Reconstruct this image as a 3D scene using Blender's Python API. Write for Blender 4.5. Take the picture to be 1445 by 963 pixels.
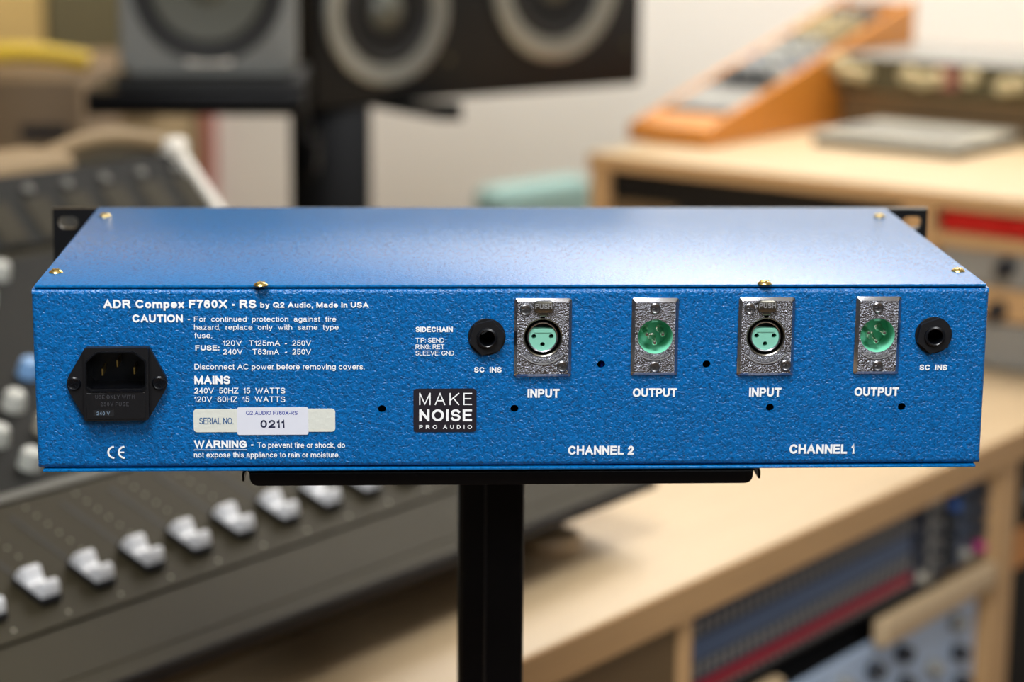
import bpy, bmesh, math, random
from mathutils import Vector, Matrix
random.seed(7)
SC = bpy.context.scene
COL = SC.collection
for o in list(bpy.data.objects):
    bpy.data.objects.remove(o)

# ------------------------------------------------------------------ camera
F_PX, PIT, YAW, ROLL = 3130.46, .219937, -.051078, .008562
CZ = 1.30
TOPZ = CZ - .196668                       # height of the top edge of the unit's rear panel
CAM = Vector((-.05189, -.987688, CZ))
_cp, _sp, _cy, _sy, _cr, _sr = (math.cos(PIT), math.sin(PIT), math.cos(YAW), math.sin(YAW), math.cos(ROLL), math.sin(ROLL))
fwd0 = Vector((-_sy, _cy, 0)); r0 = Vector((_cy, _sy, 0)); Z = Vector((0, 0, 1))
FWD = fwd0 * _cp - Z * _sp
UP0 = fwd0 * _sp + Z * _cp
RIGHT = r0 * _cr + UP0 * _sr
UP = UP0 * _cr - r0 * _sr
cam_d = bpy.data.cameras.new('camera')
cam_d.sensor_width = 36; cam_d.lens = 36 * F_PX / 1445
cam_d.clip_start = .05; cam_d.clip_end = 50
cam_d.dof.use_dof = True; cam_d.dof.focus_distance = 1.014; cam_d.dof.aperture_fstop = 5.2
cam = bpy.data.objects.new('camera', cam_d); COL.objects.link(cam)
cam.matrix_world = Matrix(((RIGHT.x, UP.x, -FWD.x, CAM.x), (RIGHT.y, UP.y, -FWD.y, CAM.y), (RIGHT.z, UP.z, -FWD.z, CAM.z), (0, 0, 0, 1)))
SC.camera = cam

# ------------------------------------------------------------------ world, lights, exposure
wd = bpy.data.worlds.new('world'); SC.world = wd; wd.use_nodes = True
wd.node_tree.nodes['Background'].inputs[0].default_value = (.5, .55, .62, 1)
wd.node_tree.nodes['Background'].inputs[1].default_value = .3
SC.view_settings.view_transform = 'Standard'
SC.view_settings.look = 'None'
SC.view_settings.gamma = 1
SC.view_settings.use_curve_mapping = False
SC.view_settings.exposure = 0.0

def area(name, loc, target, size, power, color, sy=None):
    d = bpy.data.lights.new(name, 'AREA'); d.shape = 'RECTANGLE'; d.size = size; d.size_y = sy or size
    d.energy = power; d.color = color
    o = bpy.data.objects.new(name, d); COL.objects.link(o); o.location = loc
    o.rotation_euler = (Vector(target) - Vector(loc)).to_track_quat('-Z', 'Y').to_euler()
    return o
area('ceiling_light_over_stand', (-.25, -.75, 2.55), (0, 0, 1.1), .8, 42, (.96, .98, 1))
area('ceiling_light_over_desk', (.65, 1.95, 2.62), (.75, 2.1, 0), .9, 26, (1, .975, .94))
area('ceiling_light_behind_camera', (1.0, -2.2, 2.5), (0, 0, .9), 1.0, 54, (.96, .98, 1))
area('added_wall_washer', (.0, 2.35, 2.55), (.5, 3.3, 1.0), .7, 27, (1, .98, .95))  # added lamp with no known fixture, washes the back wall brighter

# ------------------------------------------------------------------ measuring helpers (pixel of the photograph -> point on a real plane)
def ray(px, py):
    return (RIGHT * ((px - 722.5) / F_PX) + UP * (-(py - 481.5) / F_PX) + FWD)
def on_plane(px, py, P, N):
    d = ray(px, py); return CAM + d * ((Vector(P) - CAM).dot(N) / d.dot(N))
def on_z(px, py, z): return on_plane(px, py, (0, 0, z), Z)
def pan(px, py):                            # rear panel of the unit: local x, height z (relative to TOPZ)
    q = on_plane(px, py, (0, 0, 0), Vector((0, 1, 0))); return q.x, q.z - TOPZ
_A = on_z(820, 893, .75); _B = on_z(1445, 607, .75)
TH = math.atan2(_B.y - _A.y, _B.x - _A.x)   # the desk's direction
ORG = Vector((_A.x, _A.y, 0))
DESK = Matrix.Translation(ORG) @ Matrix.Rotation(TH, 4, 'Z')
def dw(x, y, z=0): return DESK @ Vector((x, y, z))

# ------------------------------------------------------------------ materials
def s2l(c):
    return tuple(((v / 255) / 12.92 if v / 255 <= .04045 else ((v / 255 + .055) / 1.055) ** 2.4) for v in c)
def mat(name, rgb, rough=.5, metal=0, spec=.5, bump=None, vary=None, coat=0, emit=0, coord='Object', coat_rough=.1):
    m = bpy.data.materials.new(name); m.use_nodes = True
    nt = m.node_tree; b = nt.nodes['Principled BSDF']
    c = (*s2l(rgb), 1)
    b.inputs['Base Color'].default_value = c
    b.inputs['Roughness'].default_value = rough; b.inputs['Metallic'].default_value = metal
    b.inputs['Specular IOR Level'].default_value = spec
    b.inputs['Coat Weight'].default_value = coat; b.inputs['Coat Roughness'].default_value = coat_rough
    if emit:
        b.inputs['Emission Color'].default_value = c; b.inputs['Emission Strength'].default_value = emit
    tc = nt.nodes.new('ShaderNodeTexCoord')
    if vary:                                # (scale, amount, stretch)
        mp = nt.nodes.new('ShaderNodeMapping'); mp.inputs['Scale'].default_value = vary[2]
        nz = nt.nodes.new('ShaderNodeTexNoise'); nz.inputs['Scale'].default_value = vary[0]; nz.inputs['Detail'].default_value = 4
        mx = nt.nodes.new('ShaderNodeMix'); mx.data_type = 'RGBA'
        mx.inputs[6].default_value = (*[v * (1 - vary[1]) for v in c[:3]], 1)
        mx.inputs[7].default_value = (*[min(1, v * (1 + vary[1])) for v in c[:3]], 1)
        nt.links.new(tc.outputs[coord], mp.inputs[0]); nt.links.new(mp.outputs[0], nz.inputs['Vector'])
        nt.links.new(nz.outputs['Fac'], mx.inputs[0]); nt.links.new(mx.outputs[2], b.inputs['Base Color'])
    if bump:                                # (scale, strength, distance)
        nb = nt.nodes.new('ShaderNodeTexNoise'); nb.inputs['Scale'].default_value = bump[0]; nb.inputs['Detail'].default_value = 2
        bp = nt.nodes.new('ShaderNodeBump'); bp.inputs['Strength'].default_value = bump[1]; bp.inputs['Distance'].default_value = bump[2]
        nt.links.new(tc.outputs[coord], nb.inputs['Vector']); nt.links.new(nb.outputs['Fac'], bp.inputs['Height'])
        nt.links.new(bp.outputs[0], b.inputs['Normal'])
    return m

def hammertone(name, rgb, rough, strength):
    m = bpy.data.materials.new(name); m.use_nodes = True
    nt = m.node_tree; N = nt.nodes; Lk = nt.links; b = N['Principled BSDF']
    tc = N.new('ShaderNodeTexCoord')
    n1 = N.new('ShaderNodeTexNoise'); n1.inputs['Scale'].default_value = 560; n1.inputs['Detail'].default_value = 1.5; n1.inputs['Distortion'].default_value = 1.1
    vo = N.new('ShaderNodeTexVoronoi'); vo.feature = 'SMOOTH_F1'; vo.inputs['Scale'].default_value = 640; vo.inputs['Smoothness'].default_value = .5
    ds = N.new('ShaderNodeTexNoise'); ds.inputs['Scale'].default_value = 420
    ad = N.new('ShaderNodeMixRGB'); ad.blend_type = 'LINEAR_LIGHT'; ad.inputs[0].default_value = .0022
    Lk.new(tc.outputs['Object'], ds.inputs['Vector']); Lk.new(tc.outputs['Object'], ad.inputs[1]); Lk.new(ds.outputs['Color'], ad.inputs[2])
    Lk.new(ad.outputs[0], vo.inputs['Vector']); Lk.new(tc.outputs['Object'], n1.inputs['Vector'])
    mi = N.new('ShaderNodeMath'); mi.operation = 'ADD'
    mu = N.new('ShaderNodeMath'); mu.operation = 'MULTIPLY'; mu.inputs[1].default_value = .7
    Lk.new(vo.outputs['Distance'], mu.inputs[0]); Lk.new(mu.outputs[0], mi.inputs[0]); Lk.new(n1.outputs['Fac'], mi.inputs[1])
    bp = N.new('ShaderNodeBump'); bp.inputs['Strength'].default_value = strength; bp.inputs['Distance'].default_value = .0005
    Lk.new(mi.outputs[0], bp.inputs['Height']); Lk.new(bp.outputs[0], b.inputs['Normal'])
    rp = N.new('ShaderNodeValToRGB')
    rp.color_ramp.elements[0].position = .42; rp.color_ramp.elements[1].position = .95
    c = s2l(rgb)
    rp.color_ramp.elements[0].color = (*[v * .62 for v in c], 1); rp.color_ramp.elements[1].color = (*[min(1, v * 1.3) for v in c], 1)
    Lk.new(mi.outputs[0], rp.inputs[0]); Lk.new(rp.outputs[0], b.inputs['Base Color'])
    b.inputs['Roughness'].default_value = rough; b.inputs['Specular IOR Level'].default_value = .5
    return m

M = {}
M['blue'] = hammertone('blue_hammertone_paint', (0, 92, 156), .28, .95)
M['blue_lid'] = hammertone('blue_hammertone_lid_paint', (4, 98, 160), .25, .24)
M['print'] = mat('white_screen_print', (252, 253, 253), .6, spec=.2)
M['inside'] = mat('dark_inside', (14, 14, 18), .8)
M['black_metal'] = mat('black_satin_metal', (7, 8, 11), .38, bump=(900, .12, .0004))
M['stand_metal'] = mat('black_powder_coat', (4, 4, 6), .4, spec=.2, bump=(1200, .1, .0003))
M['black_plastic'] = mat('black_plastic', (14, 14, 17), .45, bump=(2500, .12, .0002))
M['black_gloss'] = mat('black_gloss_plastic', (9, 11, 16), .28)
M['relief'] = mat('dark_moulded_relief', (62, 62, 66), .4)
M['chrome'] = mat('cast_chrome', (196, 198, 204), .22, metal=1)
M['chrome_rough'] = mat('stippled_chrome_painted_glitter', (158, 160, 168), .22, metal=1, bump=(1500, 1.0, .0016), vary=(1900, .5, (1, 1, 1)))  # stipple is bump; the tone variation paints dark and bright glitter into the metal
M['nickel_dark'] = mat('dark_nickel', (146, 142, 130), .3, metal=1)
M['steel'] = mat('steel', (150, 150, 152), .3, metal=1)
M['mint'] = mat('mint_plastic', (136, 204, 180), .42)
M['green_cup'] = mat('green_plastic', (128, 220, 184), .35)
M['silver_pin'] = mat('silver_pin', (235, 225, 215), .2, metal=1)
M['brass'] = mat('zinc_yellow_brass', (226, 200, 128), .25, metal=1)
M['gold'] = mat('gold_pin', (222, 190, 110), .3, metal=1)
M['deep_blue'] = mat('blue_component', (30, 70, 235), .5)
M['ivory'] = mat('ivory_print', (222, 224, 214), .6, bump=(420, .25, .0006))
M['sticker'] = mat('white_paper_label', (226, 228, 238), .5)
M['blue_ink'] = mat('blue_ink', (44, 62, 160), .6)
M['teal_ink'] = mat('petrol_ink', (20, 84, 140), .6)
M['dark_ink'] = mat('navy_ink', (22, 30, 66), .6)
M['sticker_black'] = mat('matt_black_sticker', (30, 24, 34), .5)
M['wood'] = mat('pale_birch', (206, 180, 142), .42, vary=(6, .10, (1.2, 14, 14)))
M['wood_edge'] = mat('birch_edge', (196, 156, 108), .55, vary=(10, .16, (1, 10, 40)))
M['orange_wood'] = mat('orange_stained_wood', (206, 132, 50), .4, vary=(9, .16, (1, 9, 9)))
M['brown'] = mat('brown_board', (108, 86, 56), .6, vary=(5, .1, (1, 1, 6)))
M['olive'] = mat('olive_cloth', (84, 76, 50), .9, bump=(300, .3, .002))
M['tan'] = mat('tan_cloth', (178, 150, 92), .9, bump=(300, .3, .002))
M['wall'] = mat('painted_wall', (246, 242, 234), .7, bump=(60, .05, .002))
M['wall_dark'] = mat('unseen_wall_dark_tone', (104, 106, 110), .8, bump=(60, .05, .002))  # unseen walls, dark tone added to deepen blue and black reflected in the unit
M['wall_tan'] = mat('tan_painted_wall', (158, 138, 104), .7, bump=(60, .05, .002))
M['floor'] = mat('floor_board', (120, 96, 72), .5, vary=(4, .2, (1, 12, 1)))
M['console'] = mat('console_bronze_grey', (50, 45, 31), .6, spec=.15, bump=(700, .06, .0005))
M['console_dark'] = mat('console_dark_grey', (30, 30, 28), .6, spec=.12)
M['slot'] = mat('fader_slot', (16, 14, 12), .6)
M['fader'] = mat('fader_silver', (236, 237, 240), .3, metal=.15)
M['mark'] = mat('pale_marks', (170, 164, 148), .5)
M['dim_mark'] = mat('dim_button', (84, 82, 74), .5)
M['hood'] = mat('tan_hood_leather', (150, 127, 94), .6)
M['raised'] = mat('pale_raised_metal', (196, 196, 198), .4, metal=.65)  # paler metal for the raised letters and arcs on the sockets
M['trim'] = mat('pale_trim', (222, 216, 204), .4)
M['cream'] = mat('cream_plastic', (208, 190, 146), .4)
M['white_knob'] = mat('white_knob', (186, 186, 178), .35)
M['blue_knob'] = mat('pale_blue_knob', (120, 160, 205), .35)
M['green_knob'] = mat('pale_green_knob', (120, 182, 130), .35)
M['grey_speaker'] = mat('grey_speaker_paint', (122, 123, 119), .45)
M['cone'] = mat('woofer_cone', (84, 84, 74), .4)
M['rubber'] = mat('rubber', (22, 22, 20), .6)
M['speaker_black'] = mat('black_speaker_vinyl', (20, 21, 22), .5, spec=.3)
M['ring'] = mat('silver_ring', (150, 150, 142), .35, metal=.6)
M['red_panel'] = mat('red_panel', (188, 8, 6), .4)
M['grey_panel'] = mat('grey_panel', (140, 138, 132), .4)
M['blue_grey'] = mat('blue_grey_panel', (66, 86, 116), .45)
M['navy'] = mat('navy_panel', (30, 40, 62), .4)
M['crimson'] = mat('crimson_stripe', (150, 8, 44), .45)
M['light_blue'] = mat('light_blue_panel', (186, 206, 232), .35)
M['dark_knob'] = mat('dark_knob', (24, 30, 40), .35)
M['magenta'] = mat('magenta_cap', (190, 30, 120), .4)
M['bright_blue'] = mat('bright_blue_cap', (30, 90, 170), .4)
M['yellow'] = mat('yellow_cable', (206, 172, 16), .45)
M['teal'] = mat('teal_cloth', (140, 172, 168), .9)
M['red_cloth'] = mat('faded_red_cloth', (150, 92, 80), .9)
M['grey_cloth'] = mat('pale_grey_cloth', (176, 170, 158), .9)
M['tray'] = mat('pale_grey_casing', (194, 190, 174), .4)

# ------------------------------------------------------------------ mesh helpers
class MB:
    def __init__(s): s.bm = bmesh.new()
    def merge(s, b, mtx=None):
        if mtx is not None: bmesh.ops.transform(b, matrix=mtx, verts=b.verts)
        me = bpy.data.meshes.new('t'); b.to_mesh(me); b.free(); s.bm.from_mesh(me); bpy.data.meshes.remove(me); return s
    def box(s, x0, x1, y0, y1, z0, z1, bev=0, seg=2, mtx=None):
        b = bmesh.new(); bmesh.ops.create_cube(b, size=1)
        for v in b.verts: v.co = Vector(((x0 + x1) / 2 + v.co.x * (x1 - x0), (y0 + y1) / 2 + v.co.y * (y1 - y0), (z0 + z1) / 2 + v.co.z * (z1 - z0)))
        if bev: bmesh.ops.bevel(b, geom=list(b.edges), offset=bev, segments=seg, affect='EDGES', profile=.5)
        return s.merge(b, mtx)
    def lathe(s, prof, n=32, mtx=None):       # prof [(r, z)...]
        b = bmesh.new(); rings = []
        for r, z in prof:
            if r < 1e-7: rings.append([b.verts.new((0, 0, z))])
            else: rings.append([b.verts.new((r * math.cos(2 * math.pi * k / n), r * math.sin(2 * math.pi * k / n), z)) for k in range(n)])
        for a, c in zip(rings, rings[1:]):
            for k in range(n):
                k2 = (k + 1) % n
                if len(a) == 1 and len(c) == 1: continue
                if len(a) == 1: b.faces.new((a[0], c[k], c[k2]))
                elif len(c) == 1: b.faces.new((a[k], a[k2], c[0]))
                else: b.faces.new((a[k], a[k2], c[k2], c[k]))
        bmesh.ops.recalc_face_normals(b, faces=b.faces)
        return s.merge(b, mtx)
    def prism(s, pts, z0, z1, bev=0, seg=2, mtx=None, bev_top=False):
        b = bmesh.new(); vs = [b.verts.new((x, y, z0)) for x, y in pts]
        f = b.faces.new(vs); r = bmesh.ops.extrude_face_region(b, geom=[f])
        bmesh.ops.translate(b, vec=(0, 0, z1 - z0), verts=[v for v in r['geom'] if isinstance(v, bmesh.types.BMVert)])
        bmesh.ops.recalc_face_normals(b, faces=b.faces)
        if bev:
            es = [e for e in b.edges if (not bev_top) or all(abs(v.co.z - z1) < 1e-6 for v in e.verts)]
            bmesh.ops.bevel(b, geom=es, offset=bev, segments=seg, affect='EDGES', profile=.5)
        return s.merge(b, mtx)
    def plate(s, outline, holes, z0, z1, mtx=None):   # flat plate with real holes
        b = bmesh.new(); edges = []
        for loop in [outline] + holes:
            vs = [b.verts.new((x, y, z0)) for x, y in loop]
            edges += [b.edges.new((vs[i], vs[(i + 1) % len(vs)])) for i in range(len(vs))]
        bmesh.ops.triangle_fill(b, edges=edges, use_beauty=True)
        r = bmesh.ops.extrude_face_region(b, geom=list(b.faces))
        bmesh.ops.translate(b, vec=(0, 0, z1 - z0), verts=[v for v in r['geom'] if isinstance(v, bmesh.types.BMVert)])
        bmesh.ops.recalc_face_normals(b, faces=b.faces)
        return s.merge(b, mtx)
    def tube(s, pts, r, n=12, mtx=None):
        b = bmesh.new(); rings = []; pts = [Vector(p) for p in pts]
        for i, p in enumerate(pts):
            d = (pts[min(i + 1, len(pts) - 1)] - pts[max(i - 1, 0)]).normalized()
            q = d.to_track_quat('Z', 'Y')
            rings.append([b.verts.new(p + q @ Vector((r * math.cos(2 * math.pi * k / n), r * math.sin(2 * math.pi * k / n), 0))) for k in range(n)])
        for a, c in zip(rings, rings[1:]):
            for k in range(n): b.faces.new((a[k], a[(k + 1) % n], c[(k + 1) % n], c[k]))
        b.faces.new(rings[0]); b.faces.new(rings[-1])
        bmesh.ops.recalc_face_normals(b, faces=b.faces)
        return s.merge(b, mtx)
    def ribbon(s, pts, t, zoff, closed, mtx, h=0):
        n = len(pts); b = bmesh.new(); L = []; R = []
        P = [Vector((p[0], p[1])) for p in pts]
        if not closed:                          # square caps
            P[0] = P[0] + (P[0] - P[1]).normalized() * t / 2 * .98
            P[-1] = P[-1] + (P[-1] - P[-2]).normalized() * t / 2 * .98
        for i in range(n):
            a = P[(i - 1) % n] if (closed or i > 0) else None
            c = P[(i + 1) % n] if (closed or i < n - 1) else None
            d1 = (P[i] - a).normalized() if a is not None else None
            d2 = (c - P[i]).normalized() if c is not None else None
            if d1 is None: d1 = d2
            if d2 is None: d2 = d1
            n1 = Vector((-d1.y, d1.x)); n2 = Vector((-d2.y, d2.x)); m = n1 + n2
            if m.length < .15: m = n1
            m.normalize(); k = min(1 / max(m.dot(n1), .2), 2.0)
            L.append(b.verts.new((P[i].x + m.x * k * t / 2, P[i].y + m.y * k * t / 2, zoff)))
            R.append(b.verts.new((P[i].x - m.x * k * t / 2, P[i].y - m.y * k * t / 2, zoff)))
        for i in range(n if closed else n - 1):
            j = (i + 1) % n; b.faces.new((L[i], R[i], R[j], L[j]))
        bmesh.ops.recalc_face_normals(b, faces=b.faces)
        for f in b.faces:
            if f.normal.z < 0: f.normal_flip()
        if h:
            r = bmesh.ops.extrude_face_region(b, geom=list(b.faces))
            bmesh.ops.translate(b, vec=(0, 0, h), verts=[v for v in r['geom'] if isinstance(v, bmesh.types.BMVert)])
        return s.merge(b, mtx)

OFF = {}
def thing(name, label, cat, loc=(0, 0, 0), rotz=0, group=None, desk=False):
    o = bpy.data.objects.new(name, None); COL.objects.link(o); o.empty_display_size = .05
    if desk: o.location = dw(*loc); o.rotation_euler = (0, 0, TH + rotz)
    else: o.location = loc; o.rotation_euler = (0, 0, rotz)
    if label: o['label'] = label
    if cat: o['category'] = cat
    if group: o['group'] = group
    OFF[o] = Vector((0, 0, 0)); return o
def part(name, mb, m, parent=None, label=None, smooth=True, kind=None, ang=35):
    bm = mb.bm
    c = Vector((0, 0, 0))
    if len(bm.verts):
        lo = Vector([min(v.co[i] for v in bm.verts) for i in range(3)]); hi = Vector([max(v.co[i] for v in bm.verts) for i in range(3)])
        c = (lo + hi) / 2
    bmesh.ops.translate(bm, vec=-c, verts=bm.verts)
    me = bpy.data.meshes.new(name); bm.to_mesh(me); bm.free()
    me.materials.append(m)
    if smooth:
        me.polygons.foreach_set('use_smooth', [True] * len(me.polygons))
        me.set_sharp_from_angle(angle=math.radians(ang))
    o = bpy.data.objects.new(name, me); COL.objects.link(o)
    if parent is not None:
        o.parent = parent; o.location = c - OFF[parent]
    else: o.location = c
    OFF[o] = c
    if label: o['label'] = label
    if kind: o['kind'] = kind
    return o
def dup(o, parent, loc=None):
    c = o.copy(); COL.objects.link(c); c.parent = parent
    if loc is not None: c.location = loc
    OFF[c] = OFF[o]
    for ch in [k for k in bpy.data.objects if k.parent == o and k is not c]:
        d = ch.copy(); COL.objects.link(d); d.parent = c; OFF[d] = OFF[ch]
    return c
def circ(cx, cy, r, n=24, a0=0): return [(cx + r * math.cos(a0 + 2 * math.pi * k / n), cy + r * math.sin(a0 + 2 * math.pi * k / n)) for k in range(n)]
def rrect(x0, x1, y0, y1, r, n=5):
    out = []
    for cx, cy, a in ((x1 - r, y1 - r, 0), (x0 + r, y1 - r, 90), (x0 + r, y0 + r, 180), (x1 - r, y0 + r, 270)):
        for k in range(n + 1):
            t = math.radians(a + 90 * k / n); out.append((cx + r * math.cos(t), cy + r * math.sin(t)))
    return out

# ------------------------------------------------------------------ stroke lettering
def A(cx, cy, rx, ry, a0, a1): return ('a', cx, cy, rx, ry, a0, a1)
G = {
 'A': (.93, [[(0, 0), (.5, 1), (1, 0)], [(.2, .34), (.8, .34)]]),
 'B': (.8, [[(0, 0), (0, 1)], [(0, 1), (.55, 1), A(.62, .76, .3, .24, 90, -90), (.55, .52), (0, .52)], [(.55, .52), A(.66, .26, .34, .26, 90, -90), (0, 0)]]),
 'C': (.9, [[A(.52, .5, .52, .5, 40, 320)]]),
 'D': (.86, [[(.4, 0), (0, 0), (0, 1), (.4, 1), A(.4, .5, .6, .5, 90, -90)]]),
 'E': (.76, [[(1, 1), (0, 1), (0, 0), (1, 0)], [(0, .53), (.9, .53)]]),
 'F': (.72, [[(1, 1), (0, 1), (0, 0)], [(0, .5), (.85, .5)]]),
 'G': (.95, [[A(.5, .5, .5, .5, 42, 318), (1, .2), (1, .46), (.55, .46)]]),
 'H': (.84, [[(0, 0), (0, 1)], [(1, 0), (1, 1)], [(0, .53), (1, .53)]]),
 'I': (0, [[(.5, 0), (.5, 1)]]),
 'K': (.86, [[(0, 0), (0, 1)], [(1, 1), (.02, .36)], [(.36, .6), (1, 0)]]),
 'L': (.68, [[(0, 1), (0, 0), (1, 0)]]),
 'M': (1.0, [[(0, 0), (0, 1)], [(.04, .93), (.5, .04), (.96, .93)], [(1, 0), (1, 1)]]),
 'N': (.84, [[(0, 0), (0, 1)], [(.05, .93), (.95, .07)], [(1, 0), (1, 1)]]),
 'O': (1.0, [[A(.5, .5, .5, .5, 0, 360)]]),
 'P': (.8, [[(0, 0), (0, 1)], [(0, 1), (.6, 1), A(.66, .73, .34, .27, 90, -90), (.6, .46), (0, .46)]]),
 'Q': (1.0, [[A(.5, .5, .5, .5, 0, 360)], [(.62, .25), (.98, -.04)]]),
 'R': (.88, [[(0, 0), (0, 1)], [(0, 1), (.6, 1), A(.64, .74, .3, .26, 90, -90), (.6, .48), (0, .48)], [(.56, .48), (1, 0)]]),
 'S': (.8, [[A(.5, .75, .46, .25, 22, 255), (.6, .485), A(.5, .25, .5, .25, 75, -158)]]),
 'T': (.82, [[(0, 1), (1, 1)], [(.5, 1), (.5, 0)]]),
 'U': (.84, [[(0, 1), (0, .35), A(.5, .35, .5, .35, 180, 360), (1, .35), (1, 1)]]),
 'V': (.92, [[(0, 1), (.5, 0), (1, 1)]]),
 'W': (1.32, [[(0, 1), (.26, 0), (.5, .95), (.74, 0), (1, 1)]]),
 'X': (.9, [[(0, 0), (1, 1)], [(0, 1), (1, 0)]]),
 'Y': (.9, [[(0, 1), (.5, .45), (1, 1)], [(.5, .45), (.5, 0)]]),
 'Z': (.8, [[(0, 1), (1, 1), (0, 0), (1, 0)]]),
 '0': (.68, [[A(.5, .5, .5, .5, 0, 360)]]),
 '1': (.34, [[(0, .76), (.6, .84), (1, 1), (1, 0)]]),
 '2': (.68, [[A(.5, .72, .46, .28, 170, -30), (.72, .42), (.1, .12), (0, 0), (1, 0)]]),
 '3': (.68, [[A(.48, .76, .42, .24, 165, -80), (.5, .52)], [(.5, .52), A(.5, .27, .5, .27, 85, -165)]]),
 '4': (.7, [[(.76, 0), (.76, 1)], [(.76, 1), (0, .28), (1, .28)]]),
 '5': (.68, [[(.9, 1), (.2, 1), (.08, .5), A(.5, .33, .5, .33, 130, -160)]]),
 '6': (.68, [[A(.5, .66, .46, .34, 30, 180), (0, .4)], [A(.5, .31, .5, .31, 0, 360)]]),
 '7': (.66, [[(0, 1), (1, 1), (.55, .5), (.35, 0)]]),
 '-': (.3, [[(0, .37), (1, .37)]]),
 '.': (0, [[(.5, .0), (.5, .015)]]),
 ',': (0, [[(.5, .02), (.5, 0), (.2, -.13)]]),
 ':': (0, [[(.5, .0), (.5, .015)], [(.5, .62), (.5, .635)]]),
 'a': (.66, [[A(.46, .52, .42, .21, 150, 0), (.88, .2), (1, 0)], [(.88, .42), (.4, .38), A(.4, .2, .4, .2, 90, 300), (.88, .2)]]),
 'b': (.66, [[(0, 1), (0, 0)], [A(.5, .365, .5, .365, 0, 360)]]),
 'c': (.62, [[A(.54, .365, .54, .365, 45, 315)]]),
 'd': (.66, [[(1, 1), (1, 0)], [A(.5, .365, .5, .365, 0, 360)]]),
 'e': (.68, [[(.02, .36), (.98, .36)], [A(.5, .365, .5, .365, 0, 315)]]),
 'f': (.34, [[(1, 1), (.75, 1), (.48, .86), (.48, 0)], [(0, .73), (1, .73)]]),
 'g': (.66, [[A(.5, .365, .5, .365, 0, 360)], [(1, .73), (1, 0), A(.5, -.04, .5, .25, 0, -150)]]),
 'h': (.62, [[(0, 1), (0, 0)], [(0, .42), A(.5, .43, .5, .3, 170, 0), (1, 0)]]),
 'i': (0, [[(.5, 0), (.5, .73)], [(.5, .985), (.5, 1)]]),
 'k': (.6, [[(0, 0), (0, 1)], [(.95, .73), (.05, .25)], [(.35, .44), (1, 0)]]),
 'l': (0, [[(.5, 0), (.5, 1)]]),
 'm': (1.06, [[(0, 0), (0, .73)], [(0, .45), A(.25, .46, .25, .27, 170, 0), (.5, 0)], [(.5, .45), A(.75, .46, .25, .27, 170, 0), (1, 0)]]),
 'n': (.62, [[(0, 0), (0, .73)], [(0, .42), A(.5, .43, .5, .3, 170, 0), (1, 0)]]),
 'o': (.68, [[A(.5, .365, .5, .365, 0, 360)]]),
 'p': (.66, [[(0, -.29), (0, .73)], [A(.5, .365, .5, .365, 0, 360)]]),
 'r': (.32, [[(0, 0), (0, .73)], [(0, .4), (.3, .66), (1, .72)]]),
 's': (.6, [[A(.5, .54, .45, .19, 25, 250), (.6, .35), A(.5, .19, .5, .19, 75, -155)]]),
 't': (.3, [[(.45, .95), (.45, .14), (.6, 0), (1, 0)], [(0, .73), (1, .73)]]),
 'u': (.62, [[(1, .73), (1, 0)], [(0, .73), (0, .3), A(.5, .3, .5, .3, 180, 350)]]),
 'v': (.66, [[(0, .73), (.5, 0), (1, .73)]]),
 'w': (.98, [[(0, .73), (.26, 0), (.5, .7), (.74, 0), (1, .73)]]),
 'x': (.64, [[(0, 0), (1, .73)], [(0, .73), (1, 0)]]),
 'y': (.66, [[(0, .73), (.52, .02)], [(1, .73), (.42, -.22), (.08, -.29)]]),
 'z': (.6, [[(0, .73), (1, .73), (0, 0), (1, 0)]]),
}
def glyph_strokes(ch, t):
    w, strokes = G[ch]; w = w * .98 + (t if w == 0 else 0)
    low = ch.islower()
    def my(y):
        if not low: return t / 2 + y * (1 - t) if y >= 0 else t / 2 + y
        an = [(-.29, -.29 + t / 2), (0, t / 2), (.73, .73 - t / 2 + .01), (1, 1 - t / 2)]
        for (a, b), (c, d) in zip(an, an[1:]):
            if y <= c: return b + (d - b) * (y - a) / (c - a)
        return an[-1][1]
    def mx(x): return t / 2 + x * (w - t)
    out = []
    for st in strokes:
        pts = []; closed = False
        for it in st:
            if it[0] == 'a':
                _, cx, cy, rx, ry, a0, a1 = it
                n = max(4, int(abs(a1 - a0) / 18)); full = abs(a1 - a0) == 360 and len(st) == 1
                if full: closed = True
                for k in range(n if full else n + 1):
                    a = math.radians(a0 + (a1 - a0) * k / n); pts.append((mx(cx + rx * math.cos(a)), my(cy + ry * math.sin(a))))
            else: pts.append((mx(it[0]), my(it[1])))
        if ch == 'D': closed = True
        q = [pts[0]]
        for p in pts[1:]:
            if math.hypot(p[0] - q[-1][0], p[1] - q[-1][1]) > .012: q.append(p)
        if closed and math.hypot(q[0][0] - q[-1][0], q[0][1] - q[-1][1]) < .012: q.pop()
        if len(q) == 1: q.append((q[0][0], q[0][1] + .01))
        out.append((q, closed))
    return w, out
def text(mb, s, x0, x1, y0, h, t=.13, z=0, mtx=None, gap=.13, space=.38, sx=None, relief=0):
    """lay s between x0 and x1 on baseline y0 with cap height h; t is the stroke weight over the cap height"""
    t2 = t
    def natural():
        x = 0
        for i, ch in enumerate(s):
            if ch == ' ': x += space; continue
            w = glyph_strokes(ch, t2)[0]; x += w + gap
        return x - gap
    k = (x1 - x0) / natural() / h
    x = 0; zi = 0
    for ch in s:
        if ch == ' ': x += space; continue
        w, st = glyph_strokes(ch, t2)
        for pts, closed in st:
            pp = [(x0 + (x + p[0]) * h * k, y0 + p[1] * h) for p in pts]
            mb.ribbon(pp, t * h * (k if k < 1 else 1) ** .5, z + (zi % 4) * 4e-6, closed, mtx, relief); zi += 1
        x += w + gap

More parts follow.
